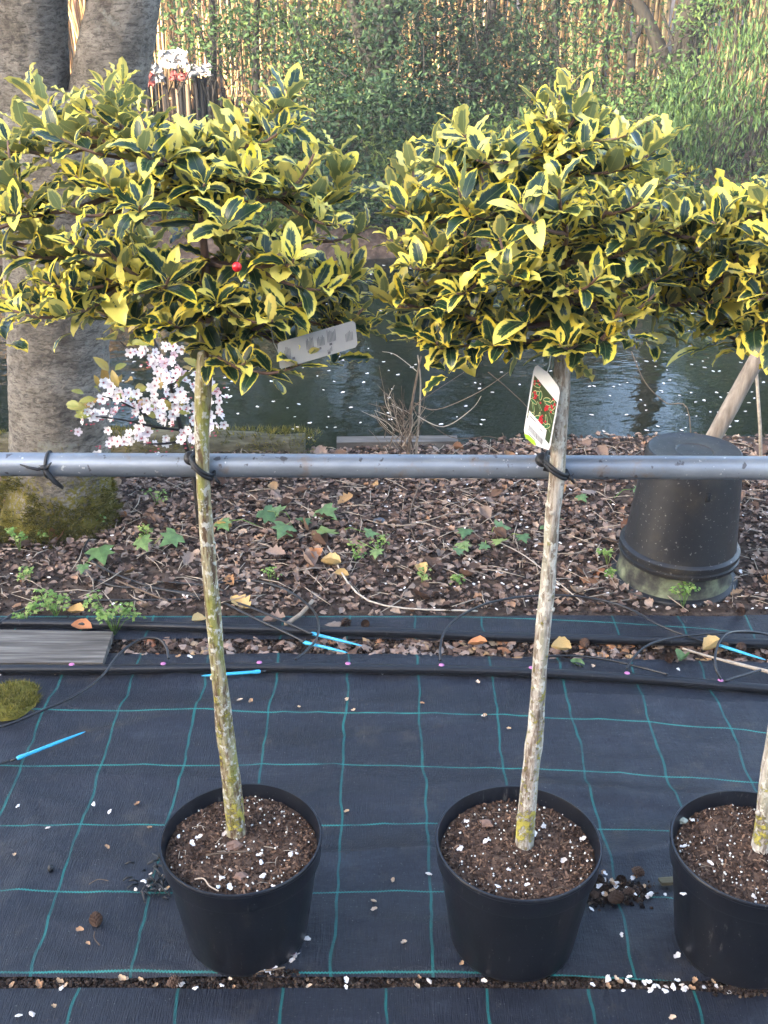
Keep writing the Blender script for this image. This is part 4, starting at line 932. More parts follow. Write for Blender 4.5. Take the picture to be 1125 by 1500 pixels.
bark_tube([(70, 330, 110, .02), (52, 240, 125, .0), (44, 150, 118, .0), (40, 60, 114, .0), (38, -40, 112, .0), (20, -200, 105, .1), (-20, -420, 90, .3)], CY).build('limb', MT['cherry'], ct)
bark_tube([(118, 330, 110, .02), (142, 240, 122, -.01), (157, 150, 108, -.02), (170, 70, 106, -.02), (186, -10, 102, 0), (220, -180, 95, .1), (270, -420, 80, .3)], CY).build('limb', MT['cherry'], ct)
pp, nn = [], []
for k in range(3800):
    a_ = rng.uniform(math.pi * .95, math.pi * 2.1); h = rng.random() ** 1.5 * .24
    if mnoise.noise(Vector((math.cos(a_) * 3, math.sin(a_) * 3, h * 14))) + (.28 - h * 1.8) < rng.uniform(0, .25): continue
    r_ = .5 * np.interp(h, [0, .05, .13, .24], [192, 172, 152, 145]) * 3.75 / FPX
    cx_ = at(np.interp(h, [0, .24], [86, 89]), np.interp(h, [0, .24], [790, 690]), CY).x
    pp.append((cx_ + r_ * math.cos(a_), CY + r_ * math.sin(a_), h)); nn.append((math.cos(a_), math.sin(a_), .5))
o = moss_patch('moss', pp, nn, 5, .016, ct); o['kind'] = 'stuff'

# blossoming shoot beside the trunk
def petal_ring():
    V = []; F = []
    for k in range(5):
        a_ = 2 * math.pi * k / 5; ca, sa = math.cos(a_), math.sin(a_); bse = len(V)
        for (x, y, z) in ((.05, 0, .0), (.50, -.36, .16), (.60, 0, .08), (.50, .36, .16), (.95, -.20, .34), (.88, 0, .27), (.95, .20, .34)):
            V.append((x * ca - y * sa, x * sa + y * ca, z))
        F += [(bse, bse + 1, bse + 2), (bse, bse + 2, bse + 3), (bse + 1, bse + 4, bse + 5), (bse + 1, bse + 5, bse + 2), (bse + 3, bse + 2, bse + 5), (bse + 3, bse + 5, bse + 6)]
    return V, F
fv, ff = petal_ring(); b = MB(); b.add(fv, ff, 0)
b.lathe([(.15, .03), (.10, .07), (.001, .08)], (0, 0, 0), 6, mi=1)
for k in range(7):
    a_ = k * .9; b.tube([(0, 0, .03), (.24 * math.cos(a_), .24 * math.sin(a_), .26)], [.02, .03], 3, mi=1)
FLOWER = b.mesh('flower', [MT['blossom'], MT['heart']])
b = MB(); b.lathe([(.001, -.3), (.16, -.15), (.2, .1), (.12, .3), (.001, .42)], (0, 0, 0), 7); BUD = b.mesh('bud', MT['heart'])
ylf, yff, yuu = leaf_mesh('c', .22, -.5, .5, .0, .02, .1, 3)
CLEAF = np_mesh('young_leaf', ylf, yff, MT['bronze'], yuu)
def place(name, me, p, d, up, s, parent):
    d = Vector(d).normalized(); up = Vector(up); up = (up - d * up.dot(d)).normalized(); x = d.cross(up)
    ob = bpy.data.objects.new(name, me); link(ob, parent)
    ob.matrix_basis = Matrix(((x.x * s, d.x * s, up.x * s, p[0]), (x.y * s, d.y * s, up.y * s, p[1]), (x.z * s, d.z * s, up.z * s, p[2]), (0, 0, 0, 1))); return ob
SY = 3.12
sb = at(300, 770, SY); sb = gr(292, 775, 0.0)
bs_ = thing('cherry_shoot', sb, 'low cherry shoot with white blossom and bronze young leaves beside the trunk', 'shrub')
def stem_run(pxl, r0, r1, Y=SY):
    pts = smooth_path([at(x, y, Y + d) for (x, y, d) in pxl], 5); MB().tube(pts, list(np.linspace(r0, r1, len(pts))), 7, jit=.15).build('stem', MT['stake'], bs_); return pts
p_base = [(sb.x, sb.y, -.01)]
main = smooth_path([Vector((sb.x, sb.y, -.01)), at(285, 700, 3.3), at(268, 640, SY + .05), at(256, 590, SY), at(246, 545, SY), at(226, 500, SY + .02), at(210, 462, SY + .05)], 6)
MB().tube(main, list(np.linspace(.010, .003, len(main))), 8, jit=.15).build('stem', MT['barkA'], bs_)
runs = [[(262, 615, .02), (220, 610, -.05), (180, 590, -.10), (150, 580, -.12)], [(265, 630, .02), (225, 625, -.08), (180, 615, -.12), (140, 610, -.14)], [(256, 590, 0), (262, 560, .03), (290, 520, .05), (300, 480, .05)], [(270, 640, .03), (290, 600, -.05), (300, 560, -.06), (308, 530, -.05)], [(270, 645, .05), (240, 650, -.08), (205, 650, -.1)], [(266, 630, 0), (310, 610, .06), (325, 570, .08)], [(240, 530, 0), (200, 520, .03), (175, 500, .04)]]
for rn in runs: stem_run(rn, .0045, .0016)
fr_ = random.Random(99)
clusters = [(128, 612, 3), (148, 600, 4), (175, 590, 4), (160, 575, 3), (190, 575, 3), (200, 600, 4), (228, 592, 5), (262, 585, 5), (275, 570, 5), (288, 590, 5), (280, 612, 5), (296, 625, 5), (270, 640, 4), (245, 610, 4), (215, 620, 4), (180, 640, 3), (215, 640, 3), (240, 545, 4), (225, 525, 4), (250, 520, 4), (265, 540, 3), (212, 512, 3), (290, 550, 4), (315, 560, 3), (318, 590, 3), (240, 570, 3), (150, 645, 2), (232, 648, 3), (316, 622, 3)]
for (x, y, n) in clusters:
    for k in range(n + 2):
        p = at(x + fr_.gauss(0, 11), y + fr_.gauss(0, 10), SY - .08 + fr_.uniform(-.07, .07)); d = Vector((fr_.uniform(-1, 1), fr_.uniform(-1.6, .1), fr_.uniform(-.2, 1.0))).normalized()
        place('flower', FLOWER, p, d.orthogonal(), d, fr_.uniform(.012, .0195), bs_)
    for k in range(4):
        p = at(x + fr_.gauss(0, 10), y + 8 + abs(fr_.gauss(0, 7)), SY - .08 + fr_.uniform(-.06, .06)); place('bud', BUD, p, (0, 0, 1), (1, .3, .1), .011, bs_)
for (x, y, n) in [(125, 590, 5), (140, 570, 5), (135, 600, 3), (190, 565, 4), (205, 580, 3), (170, 540, 2), (285, 520, 5), (292, 540, 5), (230, 480, 4), (195, 470, 6), (215, 450, 6), (180, 480, 4), (235, 575, 3), (250, 605, 3), (262, 600, 3), (180, 445, 5), (165, 455, 3), (300, 575, 2), (225, 500, 3)]:
    for k in range(n):
        p = at(x + fr_.gauss(0, 8), y + fr_.gauss(0, 8), SY - .06 + fr_.uniform(-.08, .08)); d = Vector((fr_.uniform(-1, .6), fr_.uniform(-.9, .5), fr_.uniform(-.1, 1.0)))
        place('young_leaf', CLEAF, p, d, (fr_.uniform(-.4, .4), -.6, .8), fr_.uniform(.035, .06), bs_)

# ------------------------------------------------------------------ leaf litter bed
def curled_leaf(n, m, lob, curl, seed):
    """oak-like dead leaf, unit long"""
    rg = random.Random(seed); V = []; F = []
    for i in range(n + 1):
        t = i / n; w = (.34 * math.sin(math.pi * min(1, t * .95 + .05)) ** .8 * (1 + (lob if i % 2 else -lob))) if 0 < i < n else .015
        for j in range(m + 1):
            u = -1 + 2 * j / m; x = u * w * rg.uniform(.9, 1.1)
            V.append((x, t - .5, curl * (abs(u) ** 1.6) * w * 1.6 + curl * .5 * (t - .5) ** 2 * 1.6 + rg.uniform(-.03, .03)))
    for i in range(n):
        for j in range(m):
            a = i * (m + 1) + j; F.append((a, a + 1, a + m + 2, a + m + 1))
    return np.array(V), np.array(F)
LIT = [curled_leaf(4, 2, .0, .5, 1), curled_leaf(4, 2, .12, -.45, 2), curled_leaf(5, 2, .2, .8, 3)]
BIG = [curled_leaf(8, 4, .0, .55, 4), curled_leaf(8, 4, .22, .45, 5), curled_leaf(8, 4, .26, -.5, 6), curled_leaf(8, 4, .05, .95, 7)]
BIG_ME = [np_mesh('dead_leaf', v, f, MT['dead']) for v, f in BIG]
rgl = np.random.default_rng(21)
def bed_points(n, x0, x1, y0, y1, z, rg=rgl):
    x = rg.uniform(x0, x1, n); y = y0 + (y1 - y0) * rg.uniform(0, 1, n)
    keep = np.array([yy < pond_near(xx) - .03 and not (((xx - tc_.x) ** 2 + (yy - tc_.y) ** 2) < .185 ** 2) and not (((xx - foot.x) ** 2 + (yy - CY) ** 2) < .17 ** 2) for xx, yy in zip(x, y)])
    x, y = x[keep], y[keep]
    return np.stack([x, y, np.array([bed_noise(a, c) for a, c in zip(x, y)]) + z], 1)
def dens_mask(P, rg=rgl, lo=.15):
    d = np.array([mnoise.noise(Vector((p[0] * 1.7, p[1] * 2.2, 11))) for p in P]); front = np.clip((P[:, 1] - 2.78) / .35, 0, 1)
    right = np.clip((P[:, 0] - .25) / .6, 0, 1)
    return rg.uniform(0, 1, len(P)) < np.clip(.5 + .4 * front + d * .6 - .25 * right * (1 - front * .5), lo, 1)
for k, (v, f) in enumerate(LIT):
    P = bed_points(9500, -2.2, 2.2, 2.79, 4.1, .004); P = P[dens_mask(P)]; n = len(P); P[:, 2] += rgl.uniform(0, .016, n)
    o = cloud('leaf_litter', v, f, P, rot_batch(n, .5, rgl), rgl.uniform(.007, .027, n) * rgl.choice([1, 1, 1, 1.4], n), MT['litter'], rg=rgl); tag(o, ['fallen brown leaf litter covering the bed by the pond', 'pale curled leaf litter covering the bed by the pond', 'lobed oak leaf litter covering the bed by the pond'][k], 'leaf litter', kind='stuff')
P = bed_points(9000, -2.2, 2.2, 2.77, 4.05, .002); n = len(P)
o = cloud('soil_crumbs', ch_tV, ch_tF, P, rot_batch(n, None, rgl), np.stack([rgl.uniform(.003, .014, n), rgl.uniform(.003, .008, n), rgl.uniform(.003, .007, n)], 1), MT['humus'], rg=rgl, smooth=False); tag(o, 'dark crumbs of soil and bark between the litter', 'soil', kind='stuff')
# twigs in the litter
b = MB(); tw = []
for k in range(900):
    p = bed_points(1, -1.8, 1.8, 2.82, 4.0, 0)
    if not len(p): continue
    p = Vector(p[0]); L0 = rng.uniform(.03, .15); a_ = rng.uniform(0, 6.28); d = Vector((math.cos(a_), math.sin(a_), rng.uniform(-.06, .12))) * L0; h = rng.uniform(.008, .026)
    b.tube([p - d * .5 + Vector((0, 0, h)), p + Vector((rng.uniform(-.01, .01), rng.uniform(-.01, .01), h + .004)), p + d * .5 + Vector((0, 0, h))], [.0012, rng.uniform(.0010, .0022), .0007], 5)
o = b.build('twig_litter', MT['stick']); tag(o, 'thin dry twigs strewn through the leaf litter', 'twigs', kind='stuff')
# larger dead leaves that can be told apart
def drop(name, me, p, s, label, cat, group, tilt=.5, rg=rng, yaw=None):
    ob = bpy.data.objects.new(name, me); col.objects.link(ob); ob.location = p
    ob.rotation_euler = (rg.uniform(-tilt, tilt), rg.uniform(-tilt, tilt), rg.uniform(0, 6.28) if yaw is None else yaw); ob.scale = (s, s, s)
    tag(ob, label, cat, group); return ob
cnt = 0
while cnt < 170:
    p = bed_points(1, -1.45, 1.5, 2.86, 4.0, .014)
    if not len(p) or not dens_mask(p)[0]: continue
    drop('dead_leaf', rng.choice(BIG_ME), Vector(p[0]) + Vector((0, 0, rng.uniform(0, .008))), rng.uniform(.035, .072), 'curled brown dead leaf lying on the litter bed', 'dead leaf', 'dead leaves on the litter bed', .55); cnt += 1
yel_dead = varied('tan_leaf', [(0, (0.50, 0.30, 0.10)), (1, (0.60, 0.44, 0.20))], .6, .35, .15); ora_dead = varied('orange_leaf', [(0, (0.40, 0.15, 0.06)), (1, (0.50, 0.22, 0.09))], .6, .35, .15)
def named_leaf(px, py, s, mat_, label, h=.02, k=0, yaw=None):
    v, f = BIG[k]; me = np_mesh('dead_leaf', v, f, mat_); p = gr(px, py, h); drop('dead_leaf', me, p, s, label, 'dead leaf', None, .3, yaw=yaw)
named_leaf(352, 886, .075, yel_dead, 'yellow tan dead leaf behind the greenish stem above the pipe', .02, 1)
named_leaf(112 + 0, 897, .06, yel_dead, 'tan dead leaf beside the small weeds above the board', .02, 0, 1.2)
named_leaf(460, 816, .06, ora_dead, 'orange brown upright dead leaf in the litter', .03, 3, .2)
named_leaf(485, 828, .065, yel_dead, 'straw coloured dead leaf beside the orange one', .02, 3, 1.3)
named_leaf(326, 775, .06, yel_dead, 'straw coloured dead leaf right beside the greenish stem', .02, 3, 1.5)
named_leaf(500, 842, .045, yel_dead, 'small tan dead leaf below the straw coloured leaf', .02, 0, 1.6)
named_leaf(618, 838, .055, yel_dead, 'slim yellow dead leaf in the litter beside the bright seedling', .02, 3, .3)
named_leaf(290, 909, .05, yel_dead, 'round tan dead leaf lying on the narrow fabric strip', .012, 0)
named_leaf(402, 910, .07, BIG_ME[1].materials[0], 'pale ragged dead leaf on the narrow fabric strip', .014, 1, 1.4)
named_leaf(484, 913, .06, BIG_ME[1].materials[0], 'grey brown dead leaf on the narrow fabric strip beside a tube', .014, 2, 1.6)
named_leaf(120, 920, .06, ora_dead, 'reddish brown dead leaf tucked under the pipe by the board', .016, 0, 1.4)
named_leaf(1045, 950, .06, yel_dead, 'ochre folded dead leaf beside the lone blue stake', .02, 3, 1.9)
named_leaf(845, 974, .042, MT['ivy'], 'grey green fallen leaf lying flat beside the pale stem', .010, 0, 1.2)
named_leaf(998, 968, .055, MT['ivy'], 'olive fallen leaf below the arched tube', .012, 3, 2.6)
named_leaf(820, 952, .06, yel_dead, 'long straw leaf in the litter gap beside the pale stem', .016, 3, 1.7)
named_leaf(700, 944, .055, ora_dead, 'rusty dead leaf in the litter gap between the pipes', .016, 0, 1.3)
# litter in the gap between the two sheets of fabric
def gap_points(n, fy0, fy1, z): 
    x = rgl.uniform(-1.35, 1.35, n); y = np.array([rgl.uniform(fy0(a), fy1(a)) for a in x]); return np.stack([x, y, np.full(n, z)], 1)
g0, g1 = (lambda x: 2.58 - .04 * max(0, x)), (lambda x: 2.665 - .03 * max(0, x))
P = gap_points(420, g0, g1, .006); P = P[~((P[:, 0] < p10.x + .02) & (P[:, 1] > p00.y))]; n = len(P); o = cloud('leaf_litter', LIT[1][0], LIT[1][1], P, rot_batch(n, .6, rgl), rgl.uniform(.014, .05, n), MT['dead'], rg=rgl); tag(o, 'dead leaves caught in the gap between the fabric sheets', 'leaf litter', kind='stuff')
P = gap_points(2200, g0, g1, .0); n = len(P); o = cloud('soil_crumbs', ch_tV, ch_tF, P, rot_batch(n, None, rgl), rgl.uniform(.004, .011, n), MT['humus'], rg=rgl, smooth=False); tag(o, 'dark crumbs in the gap between the fabric sheets', 'soil', kind='stuff')
P = gap_points(2600, lambda x: seam(x) - .014, lambda x: seam(x) + .014, .000); n = len(P); o = cloud('soil_crumbs', ch_tV, ch_tF, P, rot_batch(n, None, rgl), rgl.uniform(.002, .008, n), MT['humus'], rg=rgl, smooth=False); tag(o, 'dark crumbs lining the seam in front of the pots', 'soil', kind='stuff')

# ------------------------------------------------------------------ petals
def petal_mesh(name, mat_, cup):
    V = []; F = []; n, m = 5, 4
    for i in range(n + 1):
        t = i / n; w = (.30 + .05 * math.sin(i * 2.3 + cup * 9)) * math.sin(math.pi * min(1, .10 + t * .80)) ** .8
        for j in range(m + 1):
            u = -1 + 2 * j / m; V.append((u * w + .06 * math.sin(i * 1.7 + cup * 5), t - .5 - .10 * (1 - abs(u)) * (t > .9) + .03 * math.sin(j * 2.1 + i), cup * (u * u * w + .7 * (t - .5) ** 2) + .03 * math.sin(i * 2 + j * 3)))
    for i in range(n):
        for j in range(m): a = i * (m + 1) + j; F.append((a, a + 1, a + m + 2, a + m + 1))
    return np_mesh(name, np.array(V), np.array(F), mat_), np.array(V), np.array(F)
PW, pV, pF = petal_mesh('petal', MT['petal'], .7); PW2, pV2, pF2 = petal_mesh('petal', MT['petal'], -.45); PBR, _, _ = petal_mesh('petal', MT['brownpetal'], .8)
def petal(p, s, brown, label, group): drop('petal', PBR if brown else rng.choice([PW, PW2]), p, s, label, 'petal', group, .35)
for (x, y, br) in [(26, 1180, 0), (137, 1179, 0), (160, 1190, 0), (202, 1181, 1), (219, 1216, 1), (157, 1245, 1), (508, 1194, 1), (547, 1325, 1), (548, 1337, 1), (576, 1296, 1), (592, 1388, 1), (909, 1377, 0), (991, 1406, 0), (848, 1340, 0), (866, 1341, 0), (449, 1377, 0), (433, 1405, 0), (428, 1412, 0), (28, 1490, 0), (48, 1488, 0), (80, 1481, 1), (118, 1367, 1), (130, 1387, 1), (676, 1416, 1), (710, 1052, 1), (708, 1053, 0), (618, 1037, 1), (745, 1067, 1), (352, 1035, 1), (368, 1037, 1), (438, 1043, 1), (508, 1031, 1), (518, 1046, 1), (0, 990, 0), (80, 989, 1), (712, 992, 1), (560, 989, 0), (938, 946, 1), (868, 981, 1), (994, 982, 0), (700, 1002, 1), (278, 967, 0), (262, 967, 1), (22, 1258, 1), (70, 1214, 0), (1003, 1450, 0), (985, 1490, 1), (628, 1285, 0), (575, 1296, 1)]:
    p = on_fabric(x, y, .003); petal(p, rng.uniform(.011, .017), br, 'brown shrivelled petal scattered on the fabric' if br else 'white petal scattered on the open fabric', 'brown petals on the fabric' if br else 'white petals on the fabric')
for k in range(64):
    x = rng.uniform(-.75, .78) if k > 22 else rng.uniform(.40, .62); y = seam(x) + rng.uniform(-.016, .012); br = rng.random() < (.5 if k > 22 else .12)
    petal(Vector((x, y, .006 + rng.uniform(0, .004))), rng.uniform(.009, .018), br, 'brown petal in the debris seam in front of the pots' if br else 'white petal in the debris seam in front of the pots', 'brown petals in the seam' if br else 'white petals in the seam')
for k in range(36):
    p = on_fabric(rng.gauss(880, 40), rng.gauss(1310, 14), .006); br = rng.random() < .35
    petal(p + Vector((0, 0, rng.uniform(0, .008))), rng.uniform(.009, .016), br, 'brown petal among the heap of small cones' if br else 'white petal among the heap of small cones', 'petals by the cones')
for k in range(12):
    p = on_fabric(rng.gauss(232, 16), rng.gauss(1300, 10), .008); petal(p, rng.uniform(.008, .013), k % 3 == 0, 'petal caught in the black fibre tangle beside the pot', 'petals in the fibre tangle')
for (pc, pxs) in ((0, [(262, 1226), (281, 1236), (292, 1227), (383, 1262), (380, 1253), (426, 1250), (435, 1249), (325, 1284), (320, 1298), (337, 1300), (385, 1282), (400, 1299), (433, 1172), (330, 1222)]), (1, [(681, 1203), (711, 1231), (674, 1242), (797, 1209), (784, 1222), (854, 1229), (746, 1272), (772, 1297), (730, 1297), (825, 1261)]), (2, [(1002, 1241), (1001, 1308), (1105, 1312), (1015, 1200), (1040, 1265)])):
    for (x, y) in pxs:
        p = gr(x, y, SOIL + .006)
        petal(p, rng.uniform(.010, .016), 0, ['white petal lying on the soil with the twig', 'white petal lying on the soil around the pale stem', 'white petal lying on the pale crumbly soil'][pc], ['petals on the first soil', 'petals on the second soil', 'petals on the third soil'][pc])
P = bed_points(900, -1.6, 1.7, 2.80, 3.9, .018); w = np.clip(.25 + .75 * (P[:, 0] > -.05) - .35 * np.clip((P[:, 1] - 3.2) / .5, 0, 1), .12, 1); P = P[rgl.uniform(0, 1, len(P)) < w]; n = len(P)
n_i = min(40, n)
for k in range(n_i): petal(Vector(P[k]), rng.uniform(.009, .017), 0, 'white fallen petal lying on the litter bed', 'white petals on the litter bed')
o = cloud('petals', pV, pF, P[n_i:], rot_batch(n - n_i, .5, rgl), rgl.uniform(.008, .014, n - n_i), MT['petal'], rg=rgl); tag(o, 'small white petals strewn over the litter bed', 'petals', kind='stuff')
n = 1300; x = rgl.uniform(-3, 3.2, n); y = 4.3 + 3.3 * rgl.uniform(0, 1, n) ** 1.2; keep = np.array([mnoise.noise(Vector((a * .9, c * .9, 2))) > rgl.uniform(-.5, .35) for a, c in zip(x, y)]); x, y = x[keep], y[keep]; n = len(x)
Pw = np.stack([x, y, np.full(n, WATER_Z + .0015)], 1); n_i = min(48, n); o_ = np.argsort(Pw[:, 1]); Pw = Pw[o_]
FLP, fpV, fpF = petal_mesh('petal', MT['petal'], .12)
for k in range(n_i): drop('petal', FLP, Vector(Pw[k]), rng.uniform(.011, .024), 'white petal floating on the dark pond', 'petal', 'petals floating on the pond', .03)
o = cloud('petals', fpV, fpF, Pw[n_i:], rot_batch(n - n_i, .04, rgl), rgl.uniform(.010, .024, n - n_i), MT['petal'], rg=rgl); tag(o, 'far white petals floating on the pond', 'petals', kind='stuff')

# ------------------------------------------------------------------ cones, stones, small debris
def cone_mesh():
    b = MB(); b.lathe([(.02, -.5), (.15, -.35), (.19, -.05), (.14, .3), (.04, .5)], (0, 0, 0), 8)
    for i in range(7):
        t = i / 6; z = -.40 + .82 * t; r = .17 * math.sin(math.pi * (.2 + .66 * t)) ** .8
        for k in range(8):
            a_ = 2 * math.pi * (k + .5 * (i % 2)) / 8; ca, sa = math.cos(a_), math.sin(a_); tx, ty = -sa, ca
            c = Vector((ca * r, sa * r, z)); o_ = Vector((ca, sa, 0)) * (.26 * math.sin(math.pi * (.2 + .66 * t))) + Vector((0, 0, .10)); w = .15 * math.sin(math.pi * (.2 + .66 * t))
            b.add([c + Vector((tx * w, ty * w, 0)) * .7, c - Vector((tx * w, ty * w, 0)) * .7, c + o_ - Vector((tx * w, ty * w, 0)), c + o_ + Vector((0, 0, .05)), c + o_ + Vector((tx * w, ty * w, 0))], [(0, 1, 2, 3, 4)])
    return b.mesh('cone', MT['cone'], False)
CONE = cone_mesh()
def cone(px, py, s, label, group=None, h=0.0, fab=True):
    p = on_fabric(px, py, s * .33 + h) if fab else gr(px, py, .012 + s * .3)
    ob = bpy.data.objects.new('fallen_cone', CONE); col.objects.link(ob); ob.location = p; ob.scale = (s, s, s); ob.rotation_euler = (R(90) + rng.uniform(-.35, .35), 0, rng.uniform(0, 6.28)); tag(ob, label, 'cone', group)
cone(142, 1358, .030, 'small brown cone with a stalk lying alone on the open fabric')
b = MB(); q = on_fabric(140, 1372, .006); b.tube(smooth_path([q, on_fabric(139, 1380, .004), on_fabric(147, 1390, .003)], 4), .0011, 6); o = b.build('cone_stalk', MT['stick']); tag(o, 'curved dry stalk below the lone cone', 'stalk')
cone(255, 1450, .027, 'small dark cone in the debris seam below the first pot')
for (x, y, s, h) in [(876, 1301, .028, .004), (908, 1300, .024, .004), (899, 1328, .032, .002), (932, 1290, .026, .008), (884, 1312, .022, .0), (918, 1316, .022, .0), (870, 1322, .02, 0)]: cone(x, y, s, 'small brown cone in the heap between two pots', 'cones heaped between the pots', h)
for (x, y, s) in [(856, 948, .032), (979, 970, .03), (1085, 955, .032), (508, 916, .03), (535, 918, .028), (1060, 952, .026), (640, 872, .03), (655, 892, .03), (1085, 895, .03), (605, 890, .028)]: cone(x, y, s, 'small dark cone lying along the fabric edge of the bed', 'cones along the bed edge', 0, y > 900)
rgk = np.random.default_rng(4)
for (px, py, sx, sy, n, lab) in ((895, 1315, 48, 16, 900, 'crumbly soil heaped around the cones'), (400, 1428, 34, 6, 120, 'soil crumbs at the foot of the first pot'), (1090, 1452, 34, 8, 260, 'soil crumbs at the foot of the scratched pot')):
    P = np.array([on_fabric(rgk.normal(px, sx * .5), rgk.normal(py, sy * .5), rgk.uniform(0, .006)) for _ in range(n)]); o = cloud('soil_crumbs', ch_tV, ch_tF, P, rot_batch(n, None, rgk), rgk.uniform(.002, .008, n), MT['humus'], rg=rgk, smooth=False); tag(o, lab, 'soil', kind='stuff')
def rock(px, py, h, s, mat_, name, label, cat):
    p = gr(px, py, h); b = MB(); b.lathe([(.02, -.5), (.55, -.42), (.72, -.1), (.62, .25), (.3, .45), (.02, .5)], (0, 0, 0), 9, .9, seed=px); b.v = [(x * s + p.x, y * s * .8 + p.y, z * s * .7 + p.z) for x, y, z in b.v]; o = b.build(name, mat_, smooth=False); tag(o, label, cat)
rock(712, 1205, SOIL + .008, .017, MT['stone'], 'soil_clod', 'reddish brown clod on the soil beside the pale stem', 'clod')
rock(352, 1283, SOIL + .006, .015, MT['stone'], 'soil_clod', 'reddish clod near the front rim of the soil', 'clod')
rock(343, 1238, SOIL + .004, .019, MT['stone'], 'soil_clod', 'brown clod at the foot of the greenish stem', 'clod')
rock(1000, 1202, SOIL + .008, .013, noisy('grey_lichen', [(.3, (.16, .18, .15)), (.7, (.35, .38, .32))], 60, .9, .8), 'lichen_tuft', 'grey green lichen tuft at the rim of the pale soil', 'lichen')
rock(556, 763, .025, .026, MT['slate'], 'slate_chip', 'dark slate chip standing in the litter beside the ivy', 'stone')
b = MB(); b.tube(smooth_path([gr(302, 1253, SOIL + .009), gr(330, 1249, SOIL + .010), gr(368, 1247, SOIL + .009)], 4), [.0018] * 8 + [.0012], 7); o = b.build('twig', MT['stick']); tag(o, 'short brown twig lying across the soil', 'twig')
b = MB(); b.tube(smooth_path([gr(285, 1288, SOIL + .008), gr(298, 1287, SOIL + .010), gr(307, 1298, SOIL + .009), gr(320, 1305, SOIL + .008)], 4), .0013, 6); o = b.build('twig', MT['brownpetal']); tag(o, 'orange curled root on the soil near the front rim', 'root')
b = MB(); q = [on_fabric(312, 1424, .006), on_fabric(350, 1432, .008), on_fabric(390, 1431, .009), on_fabric(418, 1425, .009)]; b.tube(smooth_path(q, 4), [.0014, .0016] + [.0018] * 11, 7); o = b.build('twig', MT['stick']); tag(o, 'grey dry twig at the foot of the first pot', 'twig')
for (x, y, l) in ((430, 1407, 'white blossom cluster dropped at the foot of the first pot'), (396, 1426, 'limp white blossom dropped on the dry twig')):
    p = on_fabric(x, y, .008); ob = bpy.data.objects.new('fallen_blossom', FLOWER); col.objects.link(ob); ob.location = p; ob.scale = (.014,) * 3; ob.rotation_euler = (.6, .3, x); tag(ob, l, 'blossom')
b = MB(); q = on_fabric(148, 1241, 0); b.tube(smooth_path([on_fabric(131, 1301, .004), on_fabric(145, 1296, .006), on_fabric(160, 1298, .004)], 4), .001, 5); o = b.build('twig', MT['stick']); tag(o, 'tiny bent twig on the open fabric beside the first pot', 'twig')
p = on_fabric(76, 1283, .006); b = MB(); b.lathe([(.001, -.006), (.006, -.004), (.007, .001), (.004, .006), (.001, .008)], p, 10, .5); o = b.build('plastic_clip', MT['rubber']); tag(o, 'tiny black plastic clip lying on the open fabric', 'clip')
# black fibre tangle beside the first pot
e = thing('fibre_tangle', on_fabric(232, 1300), 'tangle of black frayed fabric fibres beside the first pot', 'fibres')
for k in range(46):
    a0 = on_fabric(rng.gauss(230, 13), rng.gauss(1300, 12), rng.uniform(.002, .012)); a1 = a0 + Vector((rng.gauss(0, .016), rng.gauss(0, .018), rng.uniform(-.003, .006))); a1.z = max(a1.z, .006)
    MB().tube([a0, (a0 + a1) / 2 + Vector((0, 0, .005)), a1], [.0022, .0030, .0014], 5, flat=.4).build('fibre', MT['rubber'], e)
# pale broken label under the third pot
b = MB(); c0_ = on_fabric(978, 1301, .012); b.box(c0_, (.036, .022, .006), Matrix.Rotation(R(6), 3, 'Z') @ Matrix.Rotation(R(-14), 3, 'X')); o = b.build('wood_chip', MT['log'], smooth=False); tag(o, 'olive grey flat wood chip wedged against the scratched pot', 'wood chip')
# stick lying in the gap on the right
b = MB(); b.tube(smooth_path([gr(1000, 950, .02), gr(1040, 962, .022), gr(1090, 975, .02), gr(1150, 990, .018)], 5), [.0034] * 8 + [.005] * 4 + [.0055] * 4, 8, jit=.2); o = b.build('stick', MT['stick']); tag(o, 'knobbly pale stick lying under the lone blue stake', 'stick')
b = MB(); b.tube(smooth_path([gr(418, 915, .02), gr(440, 900, .022), gr(458, 880, .024)], 5), .006, 8, jit=.2); o = b.build('stick', MT['stick']); tag(o, 'short thick stick at the bed edge behind the tubes', 'stick')
for (pts, r_, lab) in (([(530, 760, .02), (590, 770, .03), (660, 752, .03)], .002, 'thin pale stick lying across the middle of the litter'), ([(620, 695, .03), (600, 760, .02), (625, 830, .02)], .0022, 'long dry stem leaning towards the bright seedling'), ([(170, 850, .02), (215, 868, .025), (245, 880, .02)], .003, 'stick lying beside the tubes near the weeds'), ([(720, 790, .02), (770, 815, .03), (850, 880, .02)], .0018, 'thin twig behind the pale stem slanting to the fabric'), ([(480, 800, .02), (540, 880, .025), (700, 895, .02)], .0026, 'reddish long twig lying at the front of the bed'), ([(840, 770, .02), (890, 790, .03), (925, 800, .03)], .003, 'stout twig beside the stacked tubs')):
    b = MB(); b.tube(smooth_path([gr(*q) for q in pts], 6), r_, 6, jit=.2); o = b.build('stick', MT['stick']); tag(o, lab, 'stick')

